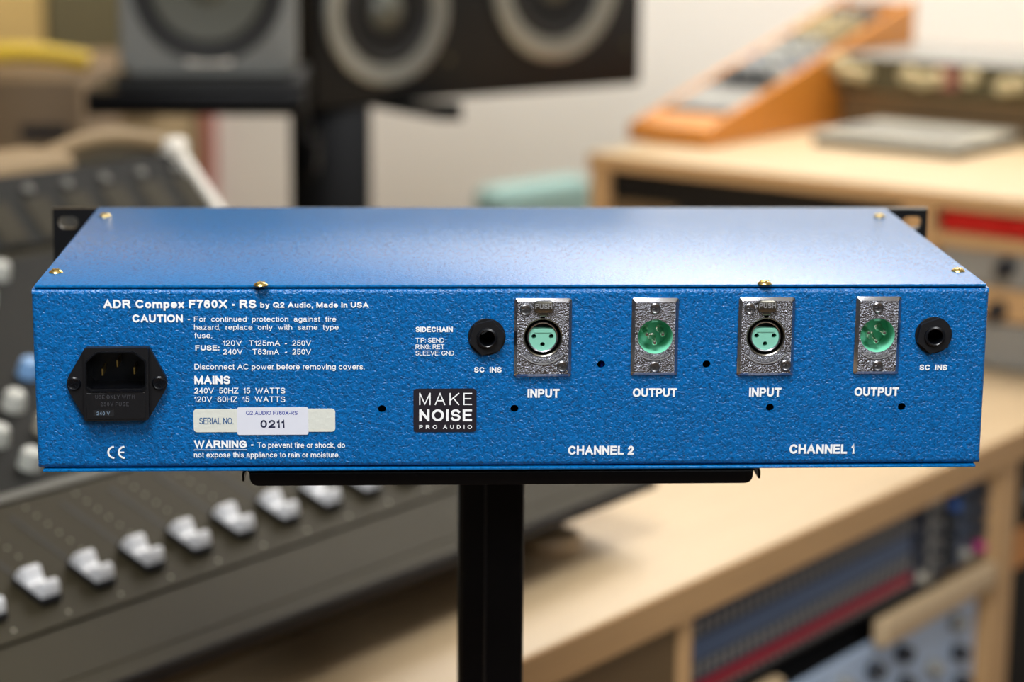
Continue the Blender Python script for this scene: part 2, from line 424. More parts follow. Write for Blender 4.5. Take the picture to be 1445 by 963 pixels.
# =================================================================== THE SETTING (desk frame: x along the desk's front edge, y inward, rotated by TH)
def structure(name, mb, m):
    mb.bm.transform(DESK); o = part(name, mb, m, None, smooth=False); o['kind'] = 'structure'; return o
RX0, RX1, RY0, RY1, RH = -2.6, 1.95, -2.6, 2.35, 2.7
structure('floor', MB().box(RX0 - .1, RX1 + .1, RY0 - .1, RY1 + .1, -.1, 0), M['floor'])
structure('ceiling', MB().box(RX0 - .1, RX1 + .1, RY0 - .1, RY1 + .1, RH, RH + .1), M['wall'])
structure('wall_back', MB().box(RX1, RX1 + .1, RY0 - .1, RY1 + .1, 0, RH), M['wall'])
structure('wall_left', MB().box(RX0 - .1, RX1, RY1, RY1 + .1, 0, RH), M['wall_tan'])
structure('wall_right', MB().box(RX0 - .1, RX1, RY0 - .1, RY0, 0, RH), M['wall_dark'])
structure('wall_front', MB().box(RX0 - .1, RX0, RY0, RY1, 0, RH), M['wall_dark'])
structure('baseboard_back', MB().box(RX1 - .015, RX1, RY0, RY1, 0, .09), M['trim'])
structure('baseboard_left', MB().box(RX0, RX1 - .015, RY1 - .015, RY1, 0, .09), M['trim'])

# =================================================================== THE UNIT
W, H, D = .4364, .08355, .21885
PF = Matrix.Rotation(math.pi / 2, 4, 'X')          # local xy of a plate -> world x,z ; local +z -> world -y (towards the viewer)
unit = thing('rack_processor', 'blue hammertone rack unit with four chrome sockets on its printed rear, on the black stand', 'audio processor', (0, D / 2, TOPZ - H))
OFF[unit] = Vector((0, D / 2, TOPZ - H))
# all the unit's pieces are written in world coordinates
PT = Matrix.Translation((0, 0, TOPZ)) @ PF
def P2(px, py): return pan(px, py)
FEM = [(765.5, 475), (1079.5, 474)]
MAL = [(924, 474), (1237, 472)]
JAX = [(687, 475.5), (1317, 473)]
HOL = [(539, 577.5), (726, 577), (848.3, 514.5), (997, 514.3), (1086.5, 575.5), (1272.5, 574.5)]
holes = [circ(*P2(*h), .00185, 20) for h in HOL]
holes += [circ(*P2(*h), .0050, 24) for h in JAX]
holes += [circ(*P2(*h), .0098, 28) for h in FEM] + [circ(*P2(*h), .0088, 28) for h in MAL]
ix0, iz1 = P2(121, 497); ix1, iz0 = P2(211, 583)
holes.append([(ix0, iz0), (ix1, iz0), (ix1, iz1), (ix0, iz1)])
rp = MB()
rp.plate(rrect(-W / 2 + .0022, W / 2 - .0022, -H + .0022, -.0022, .0003), holes, -.0016, 0, PT)
# bent flanges of the rear panel with a rounded bend
def bend(mb, a, b, nrm, r=.0022, back=.016):
    """a,b: ends of the straight bend in panel coordinates (xz); nrm outward"""
    ax, az = a; bx, bz = b; nx, nz = nrm; pts = []
    for k in range(6):
        t = math.pi / 2 * k / 5; pts.append((r * math.sin(t), -r + r * math.cos(t)))
    pts.append((r, -back)); pts.append((r - .0012, -back)); pts.append((r - .0012, -r)); pts.append((0, -.0014))
    b_ = bmesh.new()
    v0 = [b_.verts.new((ax + nx * (p[0]), az + nz * p[0], p[1])) for p in pts]
    v1 = [b_.verts.new((bx + nx * (p[0]), bz + nz * p[0], p[1])) for p in pts]
    n = len(pts)
    for i in range(n): b_.faces.new((v0[i], v0[(i + 1) % n], v1[(i + 1) % n], v1[i]))
    b_.faces.new(v0); b_.faces.new(v1)
    bmesh.ops.recalc_face_normals(b_, faces=b_.faces)
    mb.merge(b_, PT)
w2 = W / 2 - .0022; h2 = -H + .0022
bend(rp, (-w2 - .0019, -.0022), (w2 + .0019, -.0022), (0, 1)); bend(rp, (-w2 - .0019, h2), (w2 + .0019, h2), (0, -1))
bend(rp, (-w2, h2), (-w2, -.0022), (-1, 0)); bend(rp, (w2, h2), (w2, -.0022), (1, 0))
rear = part('rear_panel', rp, M['blue'], unit)
# lid and bottom cover
ld = MB(); ld.box(-W / 2 + .0014, W / 2 - .0014, .0004, D, TOPZ + .0005, TOPZ + .0018, .0005, 2)
ld.box(-W / 2 + .0014, -W / 2 + .0026, .002, D - .001, TOPZ - .012, TOPZ + .001); ld.box(W / 2 - .0026, W / 2 - .0014, .002, D - .001, TOPZ - .012, TOPZ + .001)
part('top_cover', ld, M['blue_lid'], unit)
bz = TOPZ - H
bt = MB(); bt.box(-W / 2 + .0022, W / 2 - .002, -.0003, D, bz - .0019, bz - .0006, .0005, 2)
part('bottom_cover', bt, M['blue_lid'], unit)
for sgn in (-1, 1):
    x = sgn * (W / 2 - .001)
    part('side_panel', MB().box(min(x, x - sgn * .0012), max(x, x - sgn * .0012), .017, D - .001, bz, TOPZ - .0002), M['blue'], unit)
# dark tray added: interior shade put into its colour behind the holes
part('dark_interior_tray', MB().box(-W / 2 + .004, W / 2 - .004, .03, D - .004, bz + .001, bz + .003), M['inside'], unit)
cx_, cz_ = P2(848.3, 517)
part('capacitor', MB().lathe([(0, 0), (.0022, 0), (.0025, .0003), (.0025, .010), (0, .010)], 20, Matrix.Translation((cx_ + .0002, .0062, TOPZ + cz_ - .0012)) @ Matrix.Rotation(math.pi / 2, 4, 'Y')), M['deep_blue'], unit, 'blue capacitor seen through a ventilation hole')
# rack front panel with ears
EW = .2413; ex = -.00056
sl = []
for sg in (-1, 1):
    for zz in (-.0065, -.0825 + .0005):
        c = ex + sg * (EW - .0085); sl.append(rrect(c - .0055, c + .0055, zz - .0034, zz + .0034, .0033))
fp = MB().plate([(ex - EW, -.0868), (ex + EW, -.0868), (ex + EW, .0013), (ex - EW, .0013)], sl, -(D + .0052), -(D + .0003), PT)
part('front_panel', fp, M['black_metal'], unit, 'black rack mounting face with slotted ears')
# cover screws
def screw(px, py, z, flip=False, r=.0033, name='cover_screw'):
    q = on_z(px, py, z)
    if flip: q.y = .0065
    mb = MB(); mb.lathe([(0, .0016), (.0009, .0016), (.0019, .00145), (.0028, .0009), (r, .0002), (r, 0), (0, 0)], 24)
    if not flip: mb.box(-.0020, .0020, -.0003, .0003, .00145, .00175); mb.box(-.0003, .0003, -.0020, .0020, .00145, .00175)
    mm = Matrix.Translation(q) @ (Matrix.Rotation(math.pi, 4, 'X') if flip else Matrix.Identity(4)) @ Matrix.Rotation(random.random() * 3, 4, 'Z')
    mb.bm.transform(mm)
    return part(name, mb, M['brass'], unit, 'yellow zinc-plated pan head screw' if name == 'cover_screw' else None)
for px, py in ((79, 385), (148, 305.5), (368, 403), (1079, 401), (1352, 383), (1241, 306)): screw(px, py, TOPZ + .0018)
for px, py in ((370, 662.5), (1070, 659.5)): screw(px, py + 1.5, bz - .0019, True, name='bottom_screw')

# ---- lettering on the rear panel
def panel_text(s, px0, px1, pyb, pyt, bold=False, m='print', z=.00028, parent=None, t=None, gap=None, name='lettering', space=.38):
    x0, za = P2(px0, pyb); x1, zb = P2(px1, pyb); _, zt = P2(px0, pyt)
    mb = MB(); tt = t or (.225 if bold else .145)
    # the print follows its two ends
    a = math.atan2(zb - za, x1 - x0)
    mm = PT @ Matrix.Translation((x0, za, 0)) @ Matrix.Rotation(a, 4, 'Z')
    text(mb, s, 0, math.hypot(x1 - x0, zb - za), 0, zt - za, tt, z, mm, gap if gap is not None else (.10 if bold else .12), space)
    return part(name, mb, M[m], parent or unit, smooth=False)
TX = [
 ('ADR Compex F760X - RS', 146, 361.8, 435, 423, 1), ('by Q2 Audio, Made in USA', 367.3, 520.5, 434.4, 426.4, 1),
 ('CAUTION', 186.9, 258.2, 455, 443.9, 1), ('-', 264.6, 268.6, 454.2, 446, 0),
 ('For  continued  protection  against  fire', 273.9, 474.5, 454, 446.6, 0),
 ('hazard,  replace  only  with  same  type', 273.9, 478, 465.5, 458, 0), ('fuse.', 274.5, 299.4, 477.3, 469.6, 0),
 ('FUSE:', 275.6, 309.8, 494.7, 487.3, 1),
 ('120V', 314.6, 341.4, 488.3, 480.4, 0), ('T125mA', 351.3, 395.4, 488.3, 480.4, 0), ('-', 401.6, 405.5, 488.3, 480.4, 0), ('250V', 412.6, 439, 488.3, 480.4, 0),
 ('240V', 315, 342.4, 500.4, 492.6, 0), ('T63mA', 356.5, 393.9, 500.4, 492.6, 0), ('-', 401.6, 405.5, 500.4, 492.6, 0), ('250V', 412.6, 439, 500.4, 492.6, 0),
 ('Disconnect AC power before removing covers.', 274.5, 514.3, 521.4, 513.6, 0),
 ('MAINS', 274.5, 325, 542.3, 530.3, 1),
 ('240V  50HZ  15  WATTS', 274.5, 402.6, 555.4, 547.3, 0), ('120V  60HZ  15  WATTS', 274.5, 402.6, 567.6, 559.5, 0),
 ('WARNING', 274, 348.2, 632.8, 621.2, 1), ('-', 353.6, 358.4, 632, 622.5, 1),
 ('To prevent fire or shock, do', 363.2, 486.9, 632.2, 624.2, 0), ('not expose this appliance to rain or moisture.', 273.9, 479.6, 645.8, 638.0, 0),
 ('SIDECHAIN', 586.4, 638.9, 468.8, 461.1, 1), ('TIP: SEND', 586.4, 626.8, 483.6, 476.8, 0), ('RING: RET', 586.4, 627, 492.9, 486.1, 0), ('SLEEVE: GND', 586.4, 640.7, 501.7, 494.9, 0),
 ('SC  INS', 669, 707.8, 525.7, 518, 1), ('SC  INS', 1297.3, 1336.2, 522.4, 514.7, 1),
 ('INPUT', 744.4, 789.4, 561.4, 548.8, 1), ('OUTPUT', 892.8, 954.9, 560.4, 547.8, 1), ('INPUT', 1056.8, 1102, 560, 547.2, 1), ('OUTPUT', 1205.4, 1267.9, 559.1, 546.5, 1),
 ('CHANNEL 2', 801.5, 894.2, 641.8, 629.2, 1), ('CHANNEL 1', 1113.6, 1205.4, 640.5, 627.1, 1),
]
for s, a, b, yb, yt, bd in TX: panel_text(s, a, b, yb, yt, bool(bd))
# underline of WARNING
def flat(px0, py0, px1, py1, th, m, name, z0=.00005, r=0, parent=None, label=None):
    x0, zb = P2(px0, py1); x1, zt = P2(px1, py0)
    if r: pts = rrect(x0, x1, zb, zt, r)
    else: pts = [(x0, zb), (x1, zb), (x1, zt), (x0, zt)]
    return part(name, MB().prism(pts, z0, z0 + th, mtx=PT), M[m], parent or unit, label, smooth=False)
flat(274, 634.4, 348.6, 635.6, .0001, 'print', 'underline', .0002)
# CE mark
ce = MB(); gx, gz = P2(162.5, 638.5); rr = .0029
def arcp(cx, cz, r, a0, a1, n=14): return [(cx + r * math.cos(math.radians(a0 + (a1 - a0) * k / n)), cz + r * math.sin(math.radians(a0 + (a1 - a0) * k / n))) for k in range(n + 1)]
c1, z1 = P2(161, 638.6); c2, _ = P2(175.8, 638.6)
ce.ribbon(arcp(c1, z1, rr * .9, 98, 262), .00085, .00028, False, PT); ce.ribbon(arcp(c2, z1, rr * .9, 98, 262), .00085, .00028, False, PT)
ce.ribbon([(c2 - rr * .85, z1), (c2 - .0005, z1)], .00075, .00029, False, PT)
part('conformity_mark', ce, M['print'], unit, smooth=False)
# serial number plate: printed ivory field + paper label on it
sn = flat(273.6, 576.6, 472.9, 610.2, .0001, 'ivory', 'serial_number_field', .00018, .0016, label='printed ivory field for the serial number')
panel_text('SERIAL NO.', 281.4, 329.5, 598.8, 589.4, False, 'teal_ink', .00034, sn, .15)
lb = flat(335, 574.6, 435, 613.8, .00018, 'sticker', 'paper_label', .0003, .0009, label='white paper label with the serial number')
panel_text('Q2 AUDIO F760X-RS', 347.2, 420, 585.4, 579.7, True, 'blue_ink', .00052, lb, .17)
panel_text('0211', 367.3, 402, 603.8, 592.6, True, 'dark_ink', .00052, lb, .2)
# shop sticker
st = flat(583.5, 548.3, 672.5, 609.8, .0002, 'sticker_black', 'shop_sticker', .0002, .0016, label='black sticker with white lettering')
panel_text('MAKE', 591.5, 666, 571.6, 554.4, False, 'print', .00044, st, .10, .36)
panel_text('NOISE', 591.5, 666, 594.4, 577.6, True, 'print', .00044, st, .2, .17)
panel_text('PRO AUDIO', 591.5, 666, 605.3, 599.8, True, 'print', .00044, st, .2, .62, space=.62)

# ---- phone jacks
S_HEAD = [(0, .0006), (.0008, .0007), (.0016, .0006), (.0021, 0), (0, 0)]
def cross_screw(cx, cz, z, r, m, parent, name='mounting_screw', rot=.3):
    mb = MB(); mb.lathe([(0, r * .22), (r * .55, r * .22), (r * .8, r * .32), (r, r * .12), (r, -.0003), (0, -.0003)], 28)
    for a in (rot, rot + math.pi / 2):
        mb.box(-r * .5, r * .5, -r * .1, r * .1, r * .2, r * .36, mtx=Matrix.Rotation(a, 4, 'Z'))
    mb.bm.transform(PT @ Matrix.Translation((cx, cz, z)))
    return part(name, mb, M[m], parent)
for k, (px, py) in enumerate(JAX):
    cx, cz = P2(px, py); T = PT @ Matrix.Translation((cx, cz, 0))
    mb = MB(); mb.lathe([(.0048, -.001), (.0048, .0007), (.0084, .0007), (.0086, .0004), (.0086, .0), (.0048, -.0)], 40)
    mb.plate([(x, y) for x, y in circ(0, 0, .0084, 6, .25 + k * .1)], [circ(0, 0, .0048, 24)], .0004, .0028)
    b2 = mb.bm; mb.bm.transform(T)
    jk = part('phone_jack', mb, M['black_plastic'], unit, 'black plastic phone jack with hexagonal nut')
    mb = MB(); mb.lathe([(.0035, -.012), (.0035, .0040), (.0039, .0043), (.0047, .0040), (.0048, .0034), (.0048, -.002)], 36, T)
    part('bushing', mb, M['black_gloss'], jk)
    mb = MB(); mb.lathe([(.0035, -.0119), (0, -.0119)], 24, T); mb.lathe([(.00352, -.012), (.0038, -.012), (.0038, -.0118)], 24, T)
    part('bore_floor', mb, M['inside'], jk)
    mb = MB(); mb.box(-.0022, .0006, .0001, .0008, -.009, -.0086, mtx=T @ Matrix.Rotation(.5, 4, 'Z'))
    part('contact_spring', mb, M['steel'], jk)

# ---- female input sockets
def arc_text(mb, s, cx, cz, r, a0, a1, h, t, z, T, relief):
    n = len(s)
    for i, ch in enumerate(s):
        a = math.radians(a0 + (a1 - a0) * i / (n - 1))
        w, strokes = glyph_strokes(ch, t)
        mm = T @ Matrix.Translation((cx + r * math.cos(a), cz + r * math.sin(a), 0)) @ Matrix.Rotation(a + math.pi / 2, 4, 'Z')
        for pts, cl in strokes: mb.ribbon([((p[0] - w / 2) * h, p[1] * h) for p in pts], t * h, z, cl, mm, relief)
for k, (hx, hy) in enumerate(FEM):
    x0, za = P2(725 + (314 if k else 0), 531 - k * 1.5); x1, zb = P2(807 + (315 if k else 0), 420.5 - k * 1.3)
    cx, cz = P2(hx, hy); fw = x1 - x0; fh = zb - za
    mb = MB()
    rh = .0090
    rim = rrect(x0 + .0014, x1 - .0014, za + .0014, zb - .0014, .0006, 3)
    out = rrect(x0, x1, za, zb, .0012, 3)
    tongue = [(cx - .0021, cz + rh * .955)]
    # hole = circle plus keyway at the top
    hole = []
    for j in range(40):
        a = math.radians(90 + 360 * (j + .5) / 40); x, y = rh * math.cos(a), rh * math.sin(a)
        hole.append((cx + x, cz + y))
    hole += [(cx + .0021, cz + .0115), (cx - .0021, cz + .0115)]
    face = MB().plate(rim, [hole], .0016, .0024, PT)
    b = bmesh.new()
    A_ = [b.verts.new((x, y, 0)) for x, y in out]; A2 = [b.verts.new((x, y, .0010)) for x, y in out]; B_ = [b.verts.new((x, y, .0024)) for x, y in rim]
    n = len(out)
    for i in range(n):
        j = (i + 1) % n; b.faces.new((A_[i], A_[j], A2[j], A2[i])); b.faces.new((A2[i], A2[j], B_[j], B_[i]))
    bmesh.ops.recalc_face_normals(b, faces=b.faces); mb.merge(b, PT)
    so = part('input_socket', mb, M['chrome'], unit, 'chrome three-pole female socket with mint insert', ang=20)
    part('faceplate', face, M['chrome_rough'], so, smooth=False)
    T = PT @ Matrix.Translation((cx, cz, 0))
    mb = MB(); mb.lathe([(.0092, .0018), (.0089, .0026), (.0084, .0022), (.0082, .0008), (.0082, -.012)], 48, T)
    part('outer_shell', mb, M['nickel_dark'], so)
    mb = MB(); mb.lathe([(.0062, -.0115), (.0066, -.0115), (.0073, -.0005), (.0073, .0012), (.0069, .0019), (.0064, .0016), (.0064, -.002)], 48, T)
    part('inner_ring', mb, M['chrome'], so)
    mb = MB(); mb.lathe([(.0082, -.0118), (.006, -.0118)], 32, T); part('well_floor', mb, M['inside'], so)
    mb = MB(); ins = [(x, y) for x, y in circ(0, -.0001, .0063, 48) if y < .0040]
    ins.sort(key=lambda p: math.atan2(p[0], -p[1]))
    mb.plate(ins, [circ(-.0040, .0002, .0011, 16), circ(.0040, .0002, .0011, 16), circ(0, -.0036, .0011, 16)], -.003, .0009, T)
    mi_ = part('socket_insert', mb, M['mint'], so, smooth=False)
    mb = MB(); mb.prism([(-.0040, .0020), (.0040, .0020), (.0040, .0030), (.0033, .0036), (-.0033, .0036), (-.0040, .0030)], .0009, .0012, mtx=T)
    part('insert_ridge', mb, M['mint'], so, smooth=False)
    mb = MB(); mb.lathe([(.0060, -.0031), (0, -.0031)], 24, T); part('contact_well', mb, M['inside'], so)
    # release latch
    lx, lz = P2(766.5 + (314.5 if k else 0), 430.5 - k * 1.2)
    mb = MB(); mb.prism(rrect(lx - .0044, lx + .0044, lz - .0029, lz + .0026, .0018, 5), .0022, .0044, .0006, 2, PT)
    mb.box(lx - .0021, lx + .0021, lz - .0046, lz - .002, .0016, .0034, .0003, 1, PT)
    la = part('release_latch', mb, M['nickel_dark'], so, 'push latch above the socket')
    mb = MB(); text(mb, 'PUSH', lx - .0038, lx + .0038, lz - .0010, .0024, .16, .0044, PT, .2, relief=.0002)
    part('latch_lettering', mb, M['raised'], so, smooth=False)
    for sx_, sy_ in ((741 + (316 if k else 0), 436 - k * 1.6), (793 + (314.5 if k else 0), 515.5 - k * 1.4)):
        q = P2(sx_, sy_); cross_screw(q[0], q[1], .0024, .0026, 'steel', so, rot=random.random())
    mb = MB(); mb.ribbon(arcp(cx, cz, .0124, 222, 318, 20), .0005, .0025, False, PT, .0003)
    arc_text(mb, 'SWITCHCRAFT', cx, cz, .0117, 234, 306, .0014, .17, .0025, PT, .0003)
    part('raised_lettering', mb, M['raised'], so, smooth=False)

# ---- male output sockets
for k, (hx, hy) in enumerate(MAL):
    x0, za = P2(889.5 + (314 if k else 0), 529.3 - k * 1.6); x1, zb = P2(958 + (314 if k else 0), 420.3 - k * 2)
    cx, cz = P2(hx, hy)
    out = rrect(x0, x1, za, zb, .0010, 3); rim = rrect(x0 + .0016, x1 - .0016, za + .0016, zb - .0016, .0005, 3)
    mb = MB(); b = bmesh.new()
    A_ = [b.verts.new((x, y, 0)) for x, y in out]; A2 = [b.verts.new((x, y, .0006)) for x, y in out]; B_ = [b.verts.new((x, y, .0022)) for x, y in rim]
    n = len(out)
    for i in range(n):
        j = (i + 1) % n; b.faces.new((A_[i], A_[j], A2[j], A2[i])); b.faces.new((A2[i], A2[j], B_[j], B_[i]))
    bmesh.ops.recalc_face_normals(b, faces=b.faces); mb.merge(b, PT)
    so = part('output_socket', mb, M['chrome'], unit, 'narrow chrome three-pin male socket with green cup', ang=20)
    part('faceplate', MB().plate(rim, [circ(cx, cz, .0080, 44)], .0014, .0022, PT), M['chrome_rough'], so, smooth=False)
    T = PT @ Matrix.Translation((cx, cz, 0))
    mb = MB(); mb.lathe([(.0080, .0020), (.0078, .0010), (.0078, -.0143), (.0068, -.0143), (.0068, -.0137), (0, -.0137)], 48, T)
    mb.box(-.0016, .0012, .0066, .0079, -.014, .0012, mtx=T)
    cu = part('cup', mb, M['green_cup'], so)
    for ax, az in ((-.0037, .0006), (.0037, .0006), (0, -.0034)):
        mb = MB(); mb.lathe([(0, .0002), (.0007, 0), (.0012, -.0007), (.0012, -.0127), (.0019, -.0130), (.0019, -.0136)], 18, T @ Matrix.Translation((ax, az, 0)))
        part('contact_pin', mb, M['silver_pin'], so)
    for px, py in ((924 + (313.5 if k else 0), 434 - k * 1.2), (923 + (314 if k else 0), 516.5 - k * 1.5)):
        q = P2(px, py); cross_screw(q[0], q[1], .0022, .0025, 'steel', so, rot=random.random())
    mb = MB(); mb.ribbon(arcp(cx, cz, .0109, 232, 308, 18), .0005, .0023, False, PT, .0003)
    arc_text(mb, 'SWITCHCRAFT', cx, cz, .0103, 240, 300, .0013, .17, .0023, PT, .0003)
    part('raised_lettering', mb, M['raised'], so, smooth=False)

# ---- mains inlet
def PL(pts): return [P2(*p) for p in pts]
def smooth_poly(pts, r, n=5):
    out = []; m = len(pts)
    for i in range(m):
        a, b, c = Vector(pts[i - 1]), Vector(pts[i]), Vector(pts[(i + 1) % m])
        u1 = (a - b).normalized(); u2 = (c - b).normalized(); rr_ = r[i] if isinstance(r, (list, tuple)) else r
        p, q = b + u1 * rr_, b + u2 * rr_
        for k in range(n + 1):
            t = k / n; out.append(tuple(p * (1 - t) ** 2 + b * 2 * t * (1 - t) + q * t * t))
    return out
ip = PL([(121, 489), (211, 488), (240, 539), (211, 589), (122, 590), (92, 540)])
fl = smooth_poly(ip, [.0012, .0012, .0045, .0014, .0014, .0045])
open_ = smooth_poly(PL([(124.5, 507), (139.5, 494.5), (190.5, 494), (206.5, 506.5), (206.5, 541.5), (202, 546.5), (130, 547.5), (124.5, 542)]), .0008, 3)
mb = MB(); mb.plate(fl, [open_], .0002, .0030, PT)
inl = part('mains_inlet', mb, M['black_plastic'], unit, 'black fused mains inlet with flange and three pins', ang=25)
bl = smooth_poly(PL([(120.5, 488), (211, 487), (212, 589), (121.5, 590.5)]), .0012, 4)
mb = MB(); mb.plate(bl, [open_], .0028, .0056, PT)
part('inlet_body', mb, M['black_plastic'], inl, ang=25)
rim_o = smooth_poly(PL([(122.8, 506), (138.5, 492.6), (191.5, 492), (208.2, 505.5), (208.2, 542.5), (203, 548.5), (129, 549.5), (122.8, 543)]), .0008, 3)
mb = MB(); mb.plate(rim_o, [open_], .0054, .0062, PT); part('opening_rim', mb, M['black_gloss'], inl, ang=25)
mb = MB(); b = bmesh.new(); v0 = [b.verts.new((x, y, .0030)) for x, y in open_]; v1 = [b.verts.new((x, y, -.013)) for x, y in open_]
for i in range(len(v0)): j = (i + 1) % len(v0); b.faces.new((v0[i], v0[j], v1[j], v1[i]))
b.faces.new(v1); mb.merge(b, PT); part('well', mb, M['black_gloss'], inl, smooth=False)
for px, py in ((143.5, 527), (164.8, 515), (188.8, 525)):
    x, z_ = P2(px, py); mb = MB(); mb.box(x - .0005, x + .0005, z_ - .0017, z_ + .0017, -.013, -.0020, .0002, 1, PT)
    part('power_pin', mb, M['gold'], inl)
for px, py in ((106, 539.5), (225.5, 538.5)):
    q = P2(px, py); cross_screw(q[0], q[1], .0030, .0032, 'black_gloss', inl, rot=.4)
dr = smooth_poly(PL([(124, 551), (151, 551), (153, 548.5), (177, 548.5), (178, 549.5), (207, 549.5), (207, 586.5), (125, 587.5)]), .0003, 2)
mb = MB(); mb.prism(dr, .0054, .0059, .0001, 1, PT); fd = part('fuse_drawer', mb, M['black_plastic'], inl, smooth=False)
for s, a, b_, yb, yt in (('USE ONLY WITH', 137, 192, 559, 553.5), ('250V FUSE', 144.5, 184, 569, 563.5)):
    x0, za = P2(a, yb); x1, _ = P2(b_, yb); _, zt = P2(a, yt)
    mb = MB(); text(mb, s, x0, x1, za, zt - za, .17, .0059, PT, .3, relief=.00015); part('moulded_lettering', mb, M['relief'], inl, smooth=False)
x0, za = P2(134.5, 583.5); x1, zb = P2(163, 574.5)
mb = MB(); mb.box(x0, x1, za, zb, .0058, .0060, mtx=PT); wn = part('voltage_window', mb, M['inside'], inl, smooth=False)
x0, za = P2(139, 581.5); x1, _ = P2(157.5, 581.5); _, zt = P2(139, 576.5)
mb = MB(); text(mb, '240 V', x0, x1, za, zt - za, .16, .0061, PT, .2); part('voltage_lettering', mb, mat('grey_print', (120, 140, 160), .5), inl, smooth=False)

# =================================================================== THE STAND
sz = bz - .0019
st_ = thing('speaker_stand', 'black steel stand with a flat top plate and thick column carrying the blue rack unit', 'stand', (0, .11, 0))
OFF[st_] = Vector((0, .11, 0))
xl = on_plane(352, 672, (0, .004, 0), Vector((0, 1, 0))).x; xr = on_plane(1063, 668, (0, .004, 0), Vector((0, 1, 0))).x
mb = MB(); mb.box(xl - .001, xr + .002, .008, .212, sz - .0032, sz - .0016, .0004, 1)
lip = smooth_poly([(xl, sz - .0020), (xr, sz - .0020), (xr, sz - .0085), (xl, sz - .0085)], [.0008, .0008, .0045, .0045], 6)
mb.prism(lip, 0, .0022, .0006, 2, Matrix.Translation((0, .0062, 0)) @ PF)
mb.prism(lip, 0, .0022, .0006, 2, Matrix.Translation((0, .2140, 0)) @ PF)
part('top_plate', mb, M['stand_metal'], st_)
for sg, x in ((-1, xl - .0004), (1, xr + .0012)):
    cx0_, cz0_, ro, ri = x, sz - .0018 - .0036, .0036, .0025
    arc_o = [(sg * ro * math.sin(math.radians(90 * k / 8)), ro * math.cos(math.radians(90 * k / 8))) for k in range(9)] + [(sg * ro, -.0030)]
    arc_i = [(sg * ri * math.sin(math.radians(90 * k / 8)), ri * math.cos(math.radians(90 * k / 8))) for k in range(9)] + [(sg * ri, -.0030)]
    pts = [(cx0_ + p[0], cz0_ + p[1]) for p in arc_o + arc_i[::-1]]
    b = MB(); b.prism(pts if sg < 0 else pts[::-1], 0, .196, mtx=Matrix.Translation((0, .208, 0)) @ PF); part('side_lip', b, M['stand_metal'], st_)
pxl = on_plane(648, 800, (0, .095, 0), Vector((0, 1, 0))).x; pxr = on_plane(739.5, 800, (0, .095, 0), Vector((0, 1, 0))).x
pw = pxr - pxl; pc = (pxl + pxr) / 2
prof = smooth_poly([(-pw / 2, -.016), (-pw * .08, -.021), (pw / 2, -.021), (pw / 2, .018), (-pw / 2, .018)], [.003, .002, .004, .004, .004], 5)
b = MB(); b.prism(prof, .02, sz - .0032, mtx=Matrix.Translation((pc, .115, 0))); part('column', b, M['stand_metal'], st_)
part('column_strip', MB().box(pc - pw * .12, pc - pw * .07, .0935, .0945, .02, sz - .006, .0003, 1), M['black_gloss'], st_)
part('base_plate', MB().prism(rrect(-.16, .16, -.17, .17, .03, 6), .008, .020, .002, 2, Matrix.Translation((pc, .115, 0))), M['stand_metal'], st_)
for sx_ in (-1, 1):
    for sy_ in (-1, 1): part('foot', MB().lathe([(0, 0), (.012, 0), (.012, .008), (0, .008)], 20, Matrix.Translation((pc + sx_ * .13, .115 + sy_ * .14, 0))), M['rubber'], st_)
part('neck_collar', MB().prism(rrect(-.034, .034, -.034, .034, .006), sz - .0052, sz - .0032, mtx=Matrix.Translation((pc, .115, 0))), M['stand_metal'], st_)

# =================================================================== THE DESK (desk frame)
DZ = .75; DT = .031
dk = thing('studio_desk', 'pale birch studio desk with thick front edge and rack bays below', 'desk', (0, .3, 0), desk=True)
OFF[dk] = Vector((0, .3, 0))
DX0, DX1 = -1.15, 1.9
part('desktop', MB().box(DX0, DX1, 0.0022, .85, DZ - DT, DZ, .002, 2), M['wood'], dk)
part('edge_band', MB().box(DX0, DX1, -.0005, .002, DZ - DT + .0005, DZ - .0008, .0006, 1), M['wood_edge'], dk, 'tan banding along the front edge')
for x0, x1 in ((-1.13, -1.09), (-.52, -.48), (.135, .155), (.685, .735), (1.30, 1.35), (1.85, 1.89)):
    part('upright', MB().box(x0, x1, .004, .6, .0, DZ - DT - .0005, .002, 2), M['wood_edge'], dk)
part('side_cabinet_panel', MB().box(-.478, .134, .006, .024, .10, DZ - DT - .0005), M['brown'], dk)
part('bay_back_panel', MB().box(.157, .684, .45, .46, .1, DZ - DT - .001), M['brown'], dk)
part('plinth', MB().box(-.47, 1.29, .03, .05, 0, .09), M['brown'], dk)
part('right_bay_back', MB().box(.737, 1.298, .40, .41, .1, DZ - DT - .001), M['brown'], dk)
part('shelf', MB().box(.157, .684, .02, .44, .30, .318), M['wood_edge'], dk)

# patch bay under the desk
pb = thing('patch_bay', 'navy patch bay with grey jack rows and a crimson stripe under the desk edge', 'patch bay', (.345, .1, .640), desk=True)
PY = .012
def on(t, x, y, z): OFF[t] = Vector((x, y, z))
on(pb, .345, .1, .640)
part('casing', MB().box(.162, .53, PY + .004, .2, .632, .708), M['inside'], pb, smooth=False)
part('navy_faceplate', MB().box(.160, .531, PY, PY + .004, .664, .712, .0005, 1), M['navy'], pb)
part('faceplate_strip', MB().box(.166, .525, PY - .0012, PY, .675, .692), M['blue_grey'], pb)
part('crimson_strip', MB().box(.160, .531, PY - .001, PY + .004, .640, .6635), M['navy'], pb)
part('red_designation_strip', MB().box(.163, .528, PY - .0022, PY - .001, .646, .6565), M['crimson'], pb)
jm = MB().lathe([(.0012, .0008), (.0031, .0008), (.0033, 0), (.0012, 0)], 12)
jm.bm.transform(Matrix.Rotation(math.pi / 2, 4, 'X'))
j0 = None
